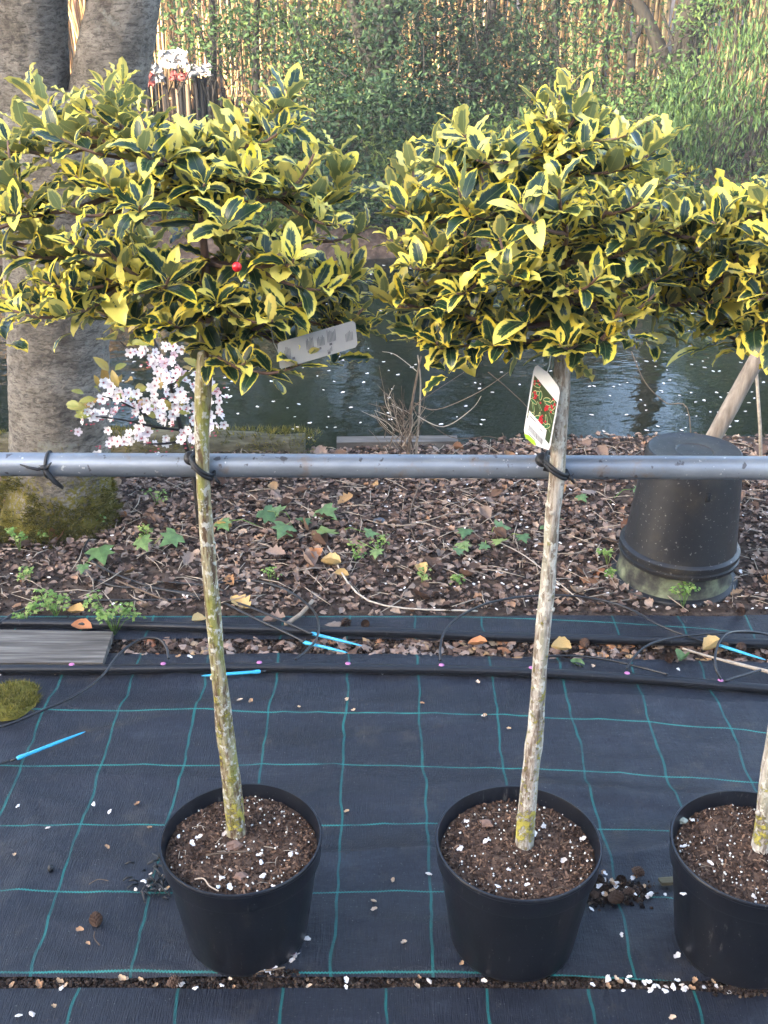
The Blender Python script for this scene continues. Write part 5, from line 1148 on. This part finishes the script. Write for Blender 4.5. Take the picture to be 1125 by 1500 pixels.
# ------------------------------------------------------------------ ivy and weeds
def ivy_mesh():
    out = [(0, 0), (.22, -.12), (.50, .02), (.30, .22), (.46, .46), (.20, .46), (0, 1.0), (-.20, .46), (-.46, .46), (-.30, .22), (-.50, .02), (-.22, -.12)]
    V = [(0, .28, .05)] + [(x, y, .05 - .10 * (abs(x) * 1.2) - .06 * max(0, y - .4)) for x, y in out]
    return np_mesh('ivy_leaf', np.array(V, float), np.array([(0, 1 + k, 1 + (k + 1) % 12) for k in range(12)]), MT['ivy'], smooth=False)
IVY = ivy_mesh()
def ivy_plant(pxs, label, s0=1.0):
    c = gr(sum(p[0] for p in pxs) / len(pxs), sum(p[1] for p in pxs) / len(pxs) + 8, .0)
    e = thing('ivy_plant', c, label, 'ivy', 'ivy in the litter bed')
    for (x, y, s) in pxs:
        h = rng.uniform(.035, .055); p = gr(x, y + 8, h); L0 = s * 3.75 / FPX * s0
        tilt = Vector((rng.uniform(-.35, .35), rng.uniform(-.75, -.25), 1)); place('leaf', IVY, p, (rng.uniform(-.7, .7), rng.uniform(-1, .6), -.1), tilt, L0, e)
        MB().tube([Vector((c.x * .5 + p.x * .5, c.y * .5 + p.y * .5, .004)), (c * .25 + p * .75) + Vector((0, 0, .01)), p], [.0016, .0014, .001], 5).build('stem', MT['weed'], e)
ivy_plant([(386, 740, 36), (410, 742, 30), (472, 738, 38), (418, 762, 38), (442, 756, 26), (478, 774, 40), (324, 756, 28), (536, 772, 22), (552, 798, 22)], 'largest ivy patch of fresh lobed leaves right of the greenish stem')
ivy_plant([(145, 796, 42), (207, 782, 30), (258, 775, 36), (122, 820, 20)], 'ivy leaves between the mossy trunk and the greenish stem')
ivy_plant([(682, 768, 26), (727, 764, 26), (735, 786, 24), (765, 776, 22), (676, 788, 24), (712, 790, 18), (668, 800, 18)], 'ivy patch just beside the pale stem')
ivy_plant([(850, 718, 20), (797, 762, 22), (930, 708, 18)], 'few tiny ivy leaves between the pale stem and the stacked tubs')
wv = np.array([(0, 0, 0), (.25, .3, .05), (.48, .5, 0), (.2, .6, .04), (.0, 1.0, -.05), (-.2, .6, .04), (-.48, .5, 0), (-.25, .3, .05)]); wf = np.array([(0, 1, 4, 7), (1, 2, 3, 4), (4, 5, 6, 7)])
def weed(px, py, w, n, label, mat_='weed', ht=.05):
    c = gr(px, py + w * .35, .0); c.z = max(0, bed_noise(c.x, c.y)); e = thing('weed_plant', c, label, 'weed', 'small weeds in the bed'); s = w * 3.6 / FPX
    P, Z = [], []; st = MB()
    ns = max(4, n // 14)
    for k in range(ns):
        a_ = rng.uniform(0, 6.28); q = c + Vector((math.cos(a_) * s * rng.uniform(.15, .55), math.sin(a_) * s * .4 * rng.uniform(.3, 1), ht * rng.uniform(.5, 1.25)))
        st.tube([c, (c + q) / 2 + Vector((0, 0, ht * .2)), q], [.0013, .001, .0007], 5)
        for j in range(n // ns):
            d = Vector((rng.gauss(0, 1), rng.gauss(0, 1), rng.gauss(0, .6))).normalized() * rng.uniform(.003, .017); P.append(q + d); Z.append((d.x * 40, d.y * 40 - .3, 1.2))
    st.build('stems', MT[mat_], e)
    P, Z = np.array(P), np.array(Z, float); Z /= np.linalg.norm(Z, axis=1)[:, None]; X = np.cross(Z, rgl.normal(0, 1, Z.shape)); X /= np.linalg.norm(X, axis=1)[:, None]
    o = cloud('leaves', wv, wf, P, np.stack([X, np.cross(Z, X), Z], 2), rgl.uniform(.008, .015, len(P)), MT[mat_], e, rg=rgl)
weed(168, 912, 62, 190, 'tallest bushy weed growing beside the board corner', ht=.09)
weed(82, 890, 44, 110, 'bushy weed above the pipe left of the tallest weed'); weed(38, 900, 34, 70, 'small weed beside the short curling tube')
weed(68, 880, 30, 50, 'low weed clump behind the short curling tube'); weed(45, 848, 26, 44, 'small light green weed in the litter below the mossy trunk')
weed(30, 800, 34, 60, 'feathery weed at the near foot of the mossy trunk', ht=.08); weed(68, 785, 26, 40, 'weed sprig against the moss of the trunk'); weed(140, 765, 26, 36, 'weed sprig right of the mossy trunk foot')
weed(660, 848, 26, 40, 'single bright green seedling in the middle litter', ht=.03); weed(620, 855, 22, 30, 'pale seedling beside the bright one')
weed(1000, 876, 44, 60, 'pale weeds at the foot of the stacked tubs', ht=.06); weed(890, 822, 26, 30, 'tiny weed left of the stacked tubs'); weed(895, 845, 16, 24, 'tiny bright sprout below the weed by the tubs')
weed(555, 805, 22, 30, 'weed sprig beside the slate chip'); weed(520, 815, 26, 30, 'thin weed in front of the orange dead leaf'); weed(215, 785, 22, 30, 'weed sprig near the ivy by the trunk')
weed(395, 845, 20, 22, 'weed sprig behind the looping tubes'); weed(230, 735, 24, 26, 'weed sprig below the cherry shoot')

# ------------------------------------------------------------------ pond edging and dry stalks
e = thing('edging_log', (-.9, 4.0, 0), 'mossy log edging the pond behind the rail', 'log')
lp = [Vector((x, pond_near(x) - .02 + .01 * math.sin(x * 9), .02 + .012 * math.sin(x * 5))) for x in np.linspace(-2.8, -.30, 26)]
MB().tube(lp, [.062 + .008 * math.sin(i) for i in range(26)], 18, jit=.25).build('log', MT['log'], e)
pp, nn = [], []
for k in range(1500):
    q = lp[rng.randrange(26)] + Vector((rng.uniform(-.05, .05), 0, 0)); a_ = rng.uniform(.1, 2.9)
    if mnoise.noise(Vector((q.x * 4, 0, a_))) < -.15: continue
    pp.append((q.x, q.y - math.cos(a_) * .062, q.z + math.sin(a_) * .062)); nn.append((0, -math.cos(a_), math.sin(a_)))
o = moss_patch('moss', pp, nn, 6, .020, e); o['kind'] = 'stuff'
b = MB(); b.box((.05, pond_near(.05) - .02, .012), (.46, .06, .036), Matrix.Rotation(R(1.5), 3, 'Z')); o = b.build('edging_plank', MT['board'], smooth=False); tag(o, 'grey plank edging the pond beside the mossy log', 'plank')
ds = gr(608, 690, 0); ds = Vector((ds.x, 3.84, 0))
e = thing('dry_stalks', ds, 'clump of dry tangled stalks standing at the pond edge', 'dead plant')
def stalk(pxl, Y, r): MB().tube(smooth_path([at(x, y, Y) if y < 668 else Vector((at(x, y, Y).x, Y, -.01)) for x, y in pxl], 6), list(np.linspace(r, r * .4, (len(pxl) - 1) * 6 + 1)), 6, jit=.15).build('stalk', MT['stick'], e)
for s_, Y, r in [([(598, 670), (603, 600), (612, 545), (617, 522)], 3.84, .006), ([(608, 670), (614, 610), (616, 560), (612, 520)], 3.86, .0045), ([(600, 670), (590, 640), (560, 600), (562, 600)], 3.82, .003), ([(612, 668), (600, 640), (580, 610), (565, 580), (555, 535)], 3.85, .0025), ([(607, 590), (640, 600), (700, 575), (745, 545)], 3.84, .002), ([(612, 610), (650, 625), (690, 600), (705, 580)], 3.83, .0022), ([(610, 620), (570, 600), (562, 594)], 3.84, .0022), ([(565, 668), (575, 640), (600, 600), (680, 545)], 3.86, .002), ([(640, 668), (660, 660), (665, 655)], 3.86, .003), ([(742, 668), (740, 650), (736, 634)], 3.84, .003), ([(585, 668), (590, 620), (588, 565)], 3.83, .002), ([(605, 600), (660, 640), (720, 640), (760, 655)], 3.85, .0016), ([(612, 545), (580, 520), (560, 515)], 3.86, .0018)]: stalk(s_, Y, r)
for k in range(60):
    x0, y0 = rng.gauss(592, 14), rng.uniform(605, 670); x1 = x0 + rng.gauss(0, 22); y1 = y0 - rng.uniform(10, 50); stalk([(x0, max(y0, 0)), ((x0 + x1) / 2 + rng.gauss(0, 5), (y0 + y1) / 2), (x1, y1)], 3.84 + rng.uniform(-.05, .05), rng.uniform(.0012, .0022))
# bare wisps against the water
for (pts, Y, lab) in (([(925, 515), (945, 560), (975, 590), (1010, 610)], 3.3, 'pale bare wisp hanging over the water beside the tubs'), ([(715, 545), (745, 570), (775, 600), (800, 640), (805, 700)], 3.7, 'pale bare wisp crossing the water behind the picture label'), ([(905, 668), (903, 655), (910, 648), (930, 650)], 3.9, 'small curled dry tendril at the pond edge by the tubs')):
    q = [at(x, y, Y) for x, y in pts]; q = q + [Vector((q[-1].x + .05, Y + .02, -.005))]
    b = MB(); b.tube(smooth_path(q, 6), .0016, 6); o = b.build('bramble_wisp', MT['stick']); tag(o, lab, 'bramble')

# ------------------------------------------------------------------ far bank
rgf = np.random.default_rng(77); rfb = random.Random(77)
dia_V = np.array([(0, -.5, 0), (.26, 0, .08), (0, .5, -.06), (-.26, 0, .08)]); dia_F = np.array([(0, 1, 2, 3)])
nar_V = np.array([(0, -.5, 0), (.10, 0, .05), (0, .5, -.12), (-.10, 0, .05)])
def gh(x, y): return ground_h(x, y)
def foliage(name, blobs, n, size, mat_, parent, tmpl=dia_V, clump=.13, droop=0.0):
    """blobs: (x,y,z,rx,ry,rz,weight). Leaves sit in small clumps along twigs inside each blob"""
    w = np.array([b_[6] for b_ in blobs], float); w /= w.sum(); P = []
    for b_, k in zip(blobs, (w * n).astype(int)):
        nc = max(4, k // 24); d = rgf.normal(0, 1, (nc, 3)); d /= np.linalg.norm(d, axis=1)[:, None]; r = rgf.uniform(.25, 1.08, nc) ** .6
        c = np.array(b_[:3]) + d * r[:, None] * np.array(b_[3:6])
        i = rgf.integers(0, nc, k); t = rgf.normal(0, 1, (k, 3)) * clump * np.array([1, 1, .55]); P.append(c[i] + t)
    P = np.concatenate(P); P = P[P[:, 2] > -.12]; n = len(P)
    if droop:
        z = np.zeros((n, 3)); y = rgf.normal(0, .35, (n, 3)); y[:, 2] -= droop; y /= np.linalg.norm(y, axis=1)[:, None]; x = np.cross(y, rgf.normal(0, 1, (n, 3))); x /= np.linalg.norm(x, axis=1)[:, None]; Rm = np.stack([x, y, np.cross(x, y)], 2)
    else: Rm = rot_batch(n, None, rgf)
    return cloud(name, tmpl, dia_F, P, Rm, rgf.uniform(.6, 1.3, n) * size, mat_, parent, rg=rgf, smooth=False)
def far_tree(name, label, cat, base_px, Y, trunk, limbs, blobs_px, n, size, mat_, group=None, tmpl=dia_V, droop=0.0, clump=.13, bark='barkA'):
    """trunk: [(px,py,width_px)], limbs: list of such lists, blobs: (px,py,dY,rx,ry,rz,w) with radii in metres"""
    bx_ = at(base_px, 200, Y).x; base = Vector((bx_, Y, gh(bx_, Y)))
    e = thing(name, base, label, cat, group)
    def run(seq, nm, root_=False):
        pts = [at(x, y, Y) for x, y, _ in seq]; rad = [.5 * w * proj(p)[2] / FPX for (_, _, w), p in zip(seq, pts)]
        if root_: pts = [Vector((pts[0].x, Y, base.z - .05))] + pts; rad = [rad[0] * 1.2] + rad
        sp = smooth_path(pts, 5); MB().tube(sp, list(np.interp(np.linspace(0, len(rad) - 1, len(sp)), range(len(rad)), rad)), 9, jit=.25).build(nm, MT[bark], e)
    if trunk: run(trunk, 'trunk', True)
    for l in limbs: run(l, 'limb')
    bl = []
    for (px, py, dY, rx, ry, rz, w) in blobs_px:
        c = at(px, py, Y + dY); bl.append((c.x, c.y, c.z, rx, ry, rz, w))
    # twigs reach into the foliage
    tb = MB(); 
    for k in range(130):
        c = rfb.choice(bl); p = Vector(c[:3]) + Vector((rfb.uniform(-1, 1) * c[3], rfb.uniform(-1, 1) * c[4], rfb.uniform(-1, 1) * c[5])); q = p + Vector((rfb.gauss(0, .22), rfb.gauss(0, .1), -rfb.uniform(.1, .7))); q.z = max(q.z, base.z)
        tb.tube([q, (p + q) / 2 + Vector((rfb.gauss(0, .03), 0, 0)), p], [.008, .005, .002], 4)
    o = tb.build('twigs', MT[bark], e); o['kind'] = 'stuff'
    o = foliage('crown', bl, n, size, mat_, e, tmpl, clump, droop); o['kind'] = 'stuff'
    hi = []
    for k in range(9):
        hh = rfb.uniform(2.3, 5.6); hi.append((bx_ + rfb.gauss(0, .55), Y + rfb.uniform(-.5, .5), hh, rfb.uniform(.5, .8), .6, rfb.uniform(.35, .6), 1))
    o = foliage('upper_crown', hi, 4200, size * 2.0, mat_, e, tmpl, .2, droop); o['kind'] = 'stuff'
    return e
TG = 'trees on the far bank'
def canopy(px, h, dY, r, w): return (px, 750 - FPX * math.tan(PITCH + math.atan((h - CAM_H) / 10.3)), dY, r, r * .8, r * .7, w)
far_tree('broadleaf_tree', 'dark leafy tree with twin dark trunks on the far bank between the two crowns', 'tree', 565, 10.1,
    [(562, 230, 46), (560, 150, 42), (556, 80, 44), (566, 20, 50), (575, -60, 46), (585, -250, 36)], [[(548, 120, 20), (532, 70, 18), (520, 20, 16), (508, -40, 14), (490, -180, 10)]],
    [(600, 60, .1, .55, .5, .45, 1), (500, 100, .1, .5, .4, .4, 1), (560, 150, -.45, .35, .2, .25, .8), (566, 40, -.22, .16, .08, .45, .55), (560, 180, -.1, .7, .5, .35, 1.3), (640, 180, 0, .5, .4, .4, 1), (470, 190, 0, .6, .4, .3, 1), (560, -80, .2, .8, .6, .6, 1), (470, -140, .2, .7, .6, .6, .7), (640, -180, .3, .8, .7, .7, .9)], 15500, .052, MT['fol_dark'], TG)
far_tree('broadleaf_tree', 'thin stemmed light green tree behind the dark stakes', 'tree', 320, 10.5,
    [(312, 210, 11), (311, 140, 11), (312, 60, 10), (310, -20, 9), (318, -160, 7)], [[(376, 160, 13), (374, 90, 11), (376, 20, 9), (380, -60, 8)], [(318, 130, 8), (300, 70, 6), (285, 20, 5)], [(430, 170, 7), (434, 90, 6), (438, 0, 5)]],
    [(340, 60, 0, .5, .4, .3, .8), (420, 60, 0, .5, .4, .35, 1.1), (300, 30, 0, .35, .4, .3, .5), (440, 140, -.1, .5, .4, .3, 1), (370, 200, -.2, .6, .4, .25, 1.2), (330, -120, .2, .8, .6, .5, 1), (460, 30, .1, .4, .4, .4, .8), (400, -220, .2, .8, .6, .6, .8)], 9500, .05, MT['fol_mid'], TG)
far_tree('broadleaf_tree', 'bluish green tree with a bent slim trunk behind the pale stemmed crown', 'tree', 700, 10.7,
    [(690, 210, 14), (694, 140, 14), (706, 90, 14), (716, 40, 14), (722, -10, 12), (726, -180, 9)], [[(612, 150, 7), (620, 80, 6), (610, 20, 6), (606, -60, 5)], [(700, 110, 9), (682, 70, 8), (668, 20, 7)], [(818, 120, 8), (814, 60, 8), (812, 0, 7), (806, -120, 6)]],
    [(660, 60, 0, .4, .4, .4, .9), (720, 90, 0, .55, .4, .35, 1.3), (780, 60, .1, .45, .4, .4, .8), (700, 170, -.1, .7, .4, .3, 1.4), (790, 150, 0, .5, .4, .3, 1), (730, -120, .2, .9, .6, .6, 1), (850, -60, .2, .5, .5, .4, .5)], 13000, .05, MT['fol_dark'], TG)
far_tree('broadleaf_tree', 'thick leaning trunk wrapped in ivy on the far bank above the yellow shrub', 'tree', 990, 10.4,
    [(975, 260, 44), (982, 200, 42), (996, 140, 40), (1004, 80, 42), (1012, 20, 44), (1020, -60, 40), (1030, -260, 30)], [[(978, 100, 22), (962, 60, 20), (946, 25, 18), (928, -10, 16), (900, -90, 12)], [(924, 120, 14), (926, 70, 12), (938, 40, 8), (945, 10, 6)], [(1066, 60, 7), (1072, 20, 7), (1078, -60, 6)], [(1000, 120, 6), (985, 60, 5), (970, 20, 4)], [(1100, 70, 6), (1090, 20, 6), (1086, -40, 5)]],
    [(985, 130, -.2, .3, .25, .25, 1.1), (880, 70, .1, .4, .4, .3, .8), (960, 190, -.2, .4, .3, .3, 1.0), (1030, 10, -.2, .25, .3, .25, .6), (900, 150, 0, .4, .4, .25, .9), (1000, -200, .3, 1.0, .7, .5, .9), (860, -140, .3, .8, .6, .5, .8)], 7500, .05, MT['fol_mid'], TG)
far_tree('willow_tree', 'feathery narrow leaved willow drooping at the far bank beside the thick trunk', 'tree', 1090, 9.7,
    [(1050, 260, 18), (1062, 235, 18), (1090, 210, 20), (1130, 185, 22), (1190, 150, 20)], [[(1085, 215, 8), (1078, 150, 6), (1075, 90, 5), (1080, 20, 4)], [(1120, 190, 9), (1140, 110, 7), (1150, 30, 6)]],
    [(1090, 110, 0, .35, .4, .4, 1.2), (1030, 170, -.1, .35, .35, .4, 1.1), (1115, 180, 0, .3, .4, .35, .8), (980, 210, -.1, .35, .35, .3, .9), (1120, 30, .1, .4, .4, .35, .5), (1190, 100, 0, .6, .4, .6, 1), (1040, 260, -.1, .35, .3, .25, .6), (1180, -120, .2, .7, .5, .5, .7)], 6200, .07, MT['fol_mid'], TG, nar_V, 1.1, .10)
SG = 'shrubs on the far bank'
def shrub(px, py, Y, rx, ry, rz, n, mat_, label, size=.055, tmpl=dia_V, droop=0.0):
    c = at(px, py, Y); e = thing('shrub', (c.x, Y, gh(c.x, Y)), label, 'shrub', SG); g = gh(c.x, Y)
    st = MB()
    for k in range(22): st.tube([Vector((c.x + rfb.gauss(0, .06), Y + rfb.gauss(0, .05), g - .03)), Vector((c.x + rfb.gauss(0, rx * .4), Y + rfb.gauss(0, .1), (g + c.z) / 2)), Vector((c.x + rfb.uniform(-rx, rx), Y + rfb.uniform(-ry, ry), c.z + rfb.uniform(-.3, .9) * rz))], [.012, .009, .004], 5)
    st.build('stems', MT['barkA'], e)
    o = foliage('foliage', [(c.x, Y, c.z, rx, ry, rz, 1)], n, size, mat_, e, tmpl, .08, droop); o['kind'] = 'stuff'
shrub(480, 255, 9.7, .75, .35, .42, 3600, MT['fol_dark'], 'dense dark shrub at the waterline between the crowns')
shrub(400, 250, 9.75, .6, .35, .35, 2200, MT['fol_mid'], 'mid green shrub at the waterline behind the red berry crown')
shrub(600, 250, 9.6, .55, .3, .35, 2400, MT['fol_light'], 'pale grassy shrub at the waterline between the crowns', .08, nar_V)
shrub(720, 235, 9.7, .65, .35, .38, 2800, MT['fol_mid'], 'bright bushy shrub behind the pale stemmed crown', .065, nar_V)
shrub(820, 215, 9.9, .6, .35, .36, 2400, MT['fol_light'], 'light green shrub behind the crown top beside the yellow shrub')
shrub(955, 280, 9.55, .42, .3, .25, 2200, MT['fol_yel'], 'yellow flowering shrub low on the far bank')
shrub(870, 255, 9.6, .45, .3, .28, 1800, MT['fol_yel'], 'yellow green shrub beside the flowering one')
shrub(1130, 290, 9.5, .35, .3, .35, 1500, MT['fol_light'], 'light green shrub at the waterline below the willow')
shrub(1020, 300, 9.5, .4, .3, .2, 1400, MT['fol_dark'], 'dark low shrub at the waterline below the willow')
shrub(270, 225, 10.6, .5, .3, .3, 1100, MT['fol_mid'], 'thin shrub growing through the dark stakes')
shrub(40, 280, 9.8, .9, .4, .5, 2600, MT['fol_dark'], 'dark shrub behind the cherry trunk')
shrub(-160, 250, 9.8, .9, .4, .6, 2600, MT['fol_mid'], 'mid green shrub beyond the cherry trunk')
shrub(1330, 250, 9.8, .9, .4, .6, 2600, MT['fol_mid'], 'mid green shrub beyond the willow')
for k, (px, lab) in enumerate([(330, 'low grassy tuft at the waterline behind the red berry crown'), (545, 'low grassy tuft at the waterline below the twin trunks'), (665, 'low grassy tuft at the waterline beside the bright bushy shrub'), (780, 'low grassy tuft at the waterline behind the pale stemmed crown'), (440, 'low grassy tuft at the waterline below the dense dark shrub'), (915, 'low grassy tuft at the waterline below the yellow shrubs')]):
    shrub(px, 330, 8.0, .42, .2, .16, 1500, MT['fol_dark' if k % 2 else 'fol_mid'], lab, .07, nar_V)
for k, (px, py, Y, lab) in enumerate([(60, 330, 8.1, 'mid green bush at the waterline beside the cherry trunk'), (215, 320, 8.2, 'dark green bush at the waterline behind the cherry fork'), (385, 315, 8.15, 'mid green bush at the waterline behind the first crown'), (505, 305, 8.25, 'dark green bush at the waterline left of the gap between the crowns'), (575, 310, 8.2, 'light green bush at the waterline in the gap between the crowns'), (700, 310, 8.3, 'dark green bush at the waterline behind the second crown'), (840, 310, 8.2, 'mid green bush at the waterline behind the pale stem leader'), (1000, 320, 8.2, 'dark green bush at the waterline below the yellow shrub'), (1110, 320, 8.1, 'mid green bush at the waterline by the third crown'), (1290, 310, 8.1, 'mid green bush at the waterline beyond the third crown'), (-160, 310, 8.1, 'dark green bush at the waterline beyond the cherry trunk')]):
    shrub(px, py, Y, .5, .28, .30, 2300, MT[['fol_mid', 'fol_dark', 'fol_mid', 'fol_dark', 'fol_light', 'fol_dark', 'fol_mid', 'fol_dark', 'fol_mid', 'fol_mid', 'fol_dark'][k]], lab, .05)
shrub(512, 92, 11.4, .22, .2, .13, 320, MT['orange'], 'small orange flowering bush glimpsed through the light green tree', .05)
# tall unseen trees added beyond the cane screen; their mirror image darkens the pond
for k, (x, Y, r, h, lab) in enumerate([(-9.3, 17.0, 1.5, 9.2, 'added tall dark tree beyond the cane screen, farthest past the cherry trunk'), (-6.4, 16.6, 1.5, 8.6, 'added broad dark tree beyond the cane screen behind the cherry trunk'), (-3.9, 17.2, 1.4, 9.4, 'added tall dark tree beyond the cane screen behind the dark stakes'), (-1.75, 16.8, 1.05, 9.0, 'added dark tree beyond the cane screen behind the light green tree'), (.22, 17.0, .42, 8.0, 'added slim dark tree beyond the cane screen behind the twin trunks'), (2.5, 16.9, 1.35, 9.0, 'added round dark tree beyond the cane screen behind the bent slim trunk'), (6.0, 16.7, 1.3, 9.1, 'added dark tree beyond the cane screen behind the willow'), (8.7, 17.1, 1.5, 8.7, 'added dark tree beyond the cane screen past the willow')]):
    g = gh(x, Y); e = thing('added_tall_tree', (x, Y, g), lab, 'tree', 'added trees beyond the cane screen')
    MB().tube(smooth_path([(x, Y, g - .1), (x + .05, Y, h * .4), (x - .04, Y, h * .8), (x, Y, h)], 4), list(np.linspace(.16, .03, 13)), 9, jit=.2).build('trunk', MT['barkA'], e)
    bl = [(x + rfb.gauss(0, r * .35), Y + rfb.gauss(0, .4), 1.0 + (h - 1.0) * q / 7, r * rfb.uniform(.6, 1.0) * (1 - .3 * q / 7), r * .7, 1.0, 1) for q in range(8)]
    o = foliage('crown', bl, int(4200 * r + 1200), .23, MT['fol_dark'], e, dia_V, .25); o['kind'] = 'stuff'
# dark palisade of stakes
ps = thing('palisade', (at(275, 215, 10.35).x, 10.35, 0), 'row of dark upright stakes on the far bank', 'fence')
STK = []
for k in range(4):
    b = MB(); b.tube([(0, 0, -.1), (.004, 0, .3), (-.003, 0, .7), (.003, 0, 1.0)], [.5, .5, .48, .44], 9, jit=.1); me = b.mesh('stake', MT['stake']); STK.append(me)
for k in range(74):
    px = 120 + k * 4.4; Y = 10.35 + rfb.uniform(-.06, .06); x = at(px, 200, Y).x; top = at(px, 118 + max(0, px - 300) * .5 + rfb.uniform(-8, 16), Y).z; g = gh(x, Y)
    ob = bpy.data.objects.new('stake', STK[k % 4]); link(ob, ps); w = rfb.choice([.022, .03, .045, .05]); ob.matrix_basis = Matrix.Translation((x, Y, g)) @ Matrix.Rotation(rfb.gauss(0, .025), 4, 'Y') @ Matrix.Diagonal((w, w, max(.25, top - g), 1))
# screen of golden canes behind everything
cs = thing('cane_screen', (0, 13.6, gh(0, 13.6)), 'tall screen of golden dry canes behind the far trees', 'screen')
b = MB(); n = 1500
xs_ = rgf.uniform(-8.5, 8.5, n); P = np.stack([xs_, 13.6 + rgf.uniform(-.35, .35, n), np.full(n, .05)], 1)
cV = np.array([(math.cos(a_) * .5, math.sin(a_) * .5, z) for z in (-.06, 1.0) for a_ in (0, 1.2566, 2.513, 3.77, 5.026)]); cF = np.array([(k, (k + 1) % 5, 5 + (k + 1) % 5, 5 + k) for k in range(5)])
t1, t2 = rgf.normal(0, .06, n) * rgf.choice([.5, 1, 3.2], n, p=[.6, .3, .1]), rgf.normal(0, .03, n); Rm = np.zeros((n, 3, 3)); Rm[:, 0, 0] = Rm[:, 1, 1] = Rm[:, 2, 2] = 1; Rm[:, 0, 2] = t1; Rm[:, 1, 2] = t2; Rm[:, 2, 0] = -t1; Rm[:, 2, 1] = -t2
w = rgf.uniform(.016, .034, n); o = cloud('canes', cV, cF, P, Rm, np.stack([w, w, rgf.uniform(1.7, 2.5, n)], 1), MT['cane'], cs, rg=rgf); o['kind'] = 'stuff'
b = MB()
for z in (.25, 2.0): b.tube([(x, 13.18 + .01 * math.sin(x * 7), z + .02 * math.sin(x * 3)) for x in np.linspace(-8.4, 8.4, 40)], .016, 6)
b.build('cross_cane', MT['cane'], cs)
# crumpled white and red sheet caught on the stakes
e = thing('plastic_sheet', at(255, 130, 10.2), 'crumpled white and red plastic sheet caught on the dark stakes', 'plastic sheet')
def crumple(cpx, cpy, w, h, mat_, nm, sd):
    b = MB(); V = []; n = 10
    for i in range(n + 1):
        for j in range(n + 1):
            p = at(cpx + (i / n - .5) * w, cpy + (j / n - .5) * h, 10.2); p.y += .06 * mnoise.noise(Vector((i * .35 + sd, j * .35, 0))) ; p.x += .05 * mnoise.noise(Vector((i * .5, j * .5 + sd, 4))); p.z += .05 * mnoise.noise(Vector((i * .5 + 7, j * .5 + sd, 4))); V.append(p)
    b.add(V, [(i * (n + 1) + j, (i + 1) * (n + 1) + j, (i + 1) * (n + 1) + j + 1, i * (n + 1) + j + 1) for i in range(n) for j in range(n)]); b.build(nm, mat_, e)
crumple(254, 86, 40, 26, MT['white'], 'white_piece', 1); crumple(292, 103, 34, 16, MT['white'], 'white_piece', 5); crumple(230, 108, 18, 26, MT['white'], 'white_piece', 9); crumple(262, 112, 26, 10, MT['red'], 'red_piece', 3); crumple(221, 116, 8, 20, MT['red'], 'red_piece', 13)

# ------------------------------------------------------------------ evening haze
hm = bpy.data.materials.new('haze'); hm.use_nodes = True; hn = hm.node_tree; hn.nodes.clear()
vol = hn.nodes.new('ShaderNodeVolumePrincipled'); vol.inputs['Color'].default_value = (0.92, 0.95, 1.0, 1); vol.inputs['Density'].default_value = 0.0032; vol.inputs['Anisotropy'].default_value = 0.0
ho = hn.nodes.new('ShaderNodeOutputMaterial'); hn.links.new(vol.outputs[0], ho.inputs['Volume'])
b = MB(); b.box((0, 130, 4.6), (640, 360, 13.0)); o = b.build('haze', hm, smooth=False); tag(o, 'thin evening haze over pond and far bank', 'haze', kind='stuff')
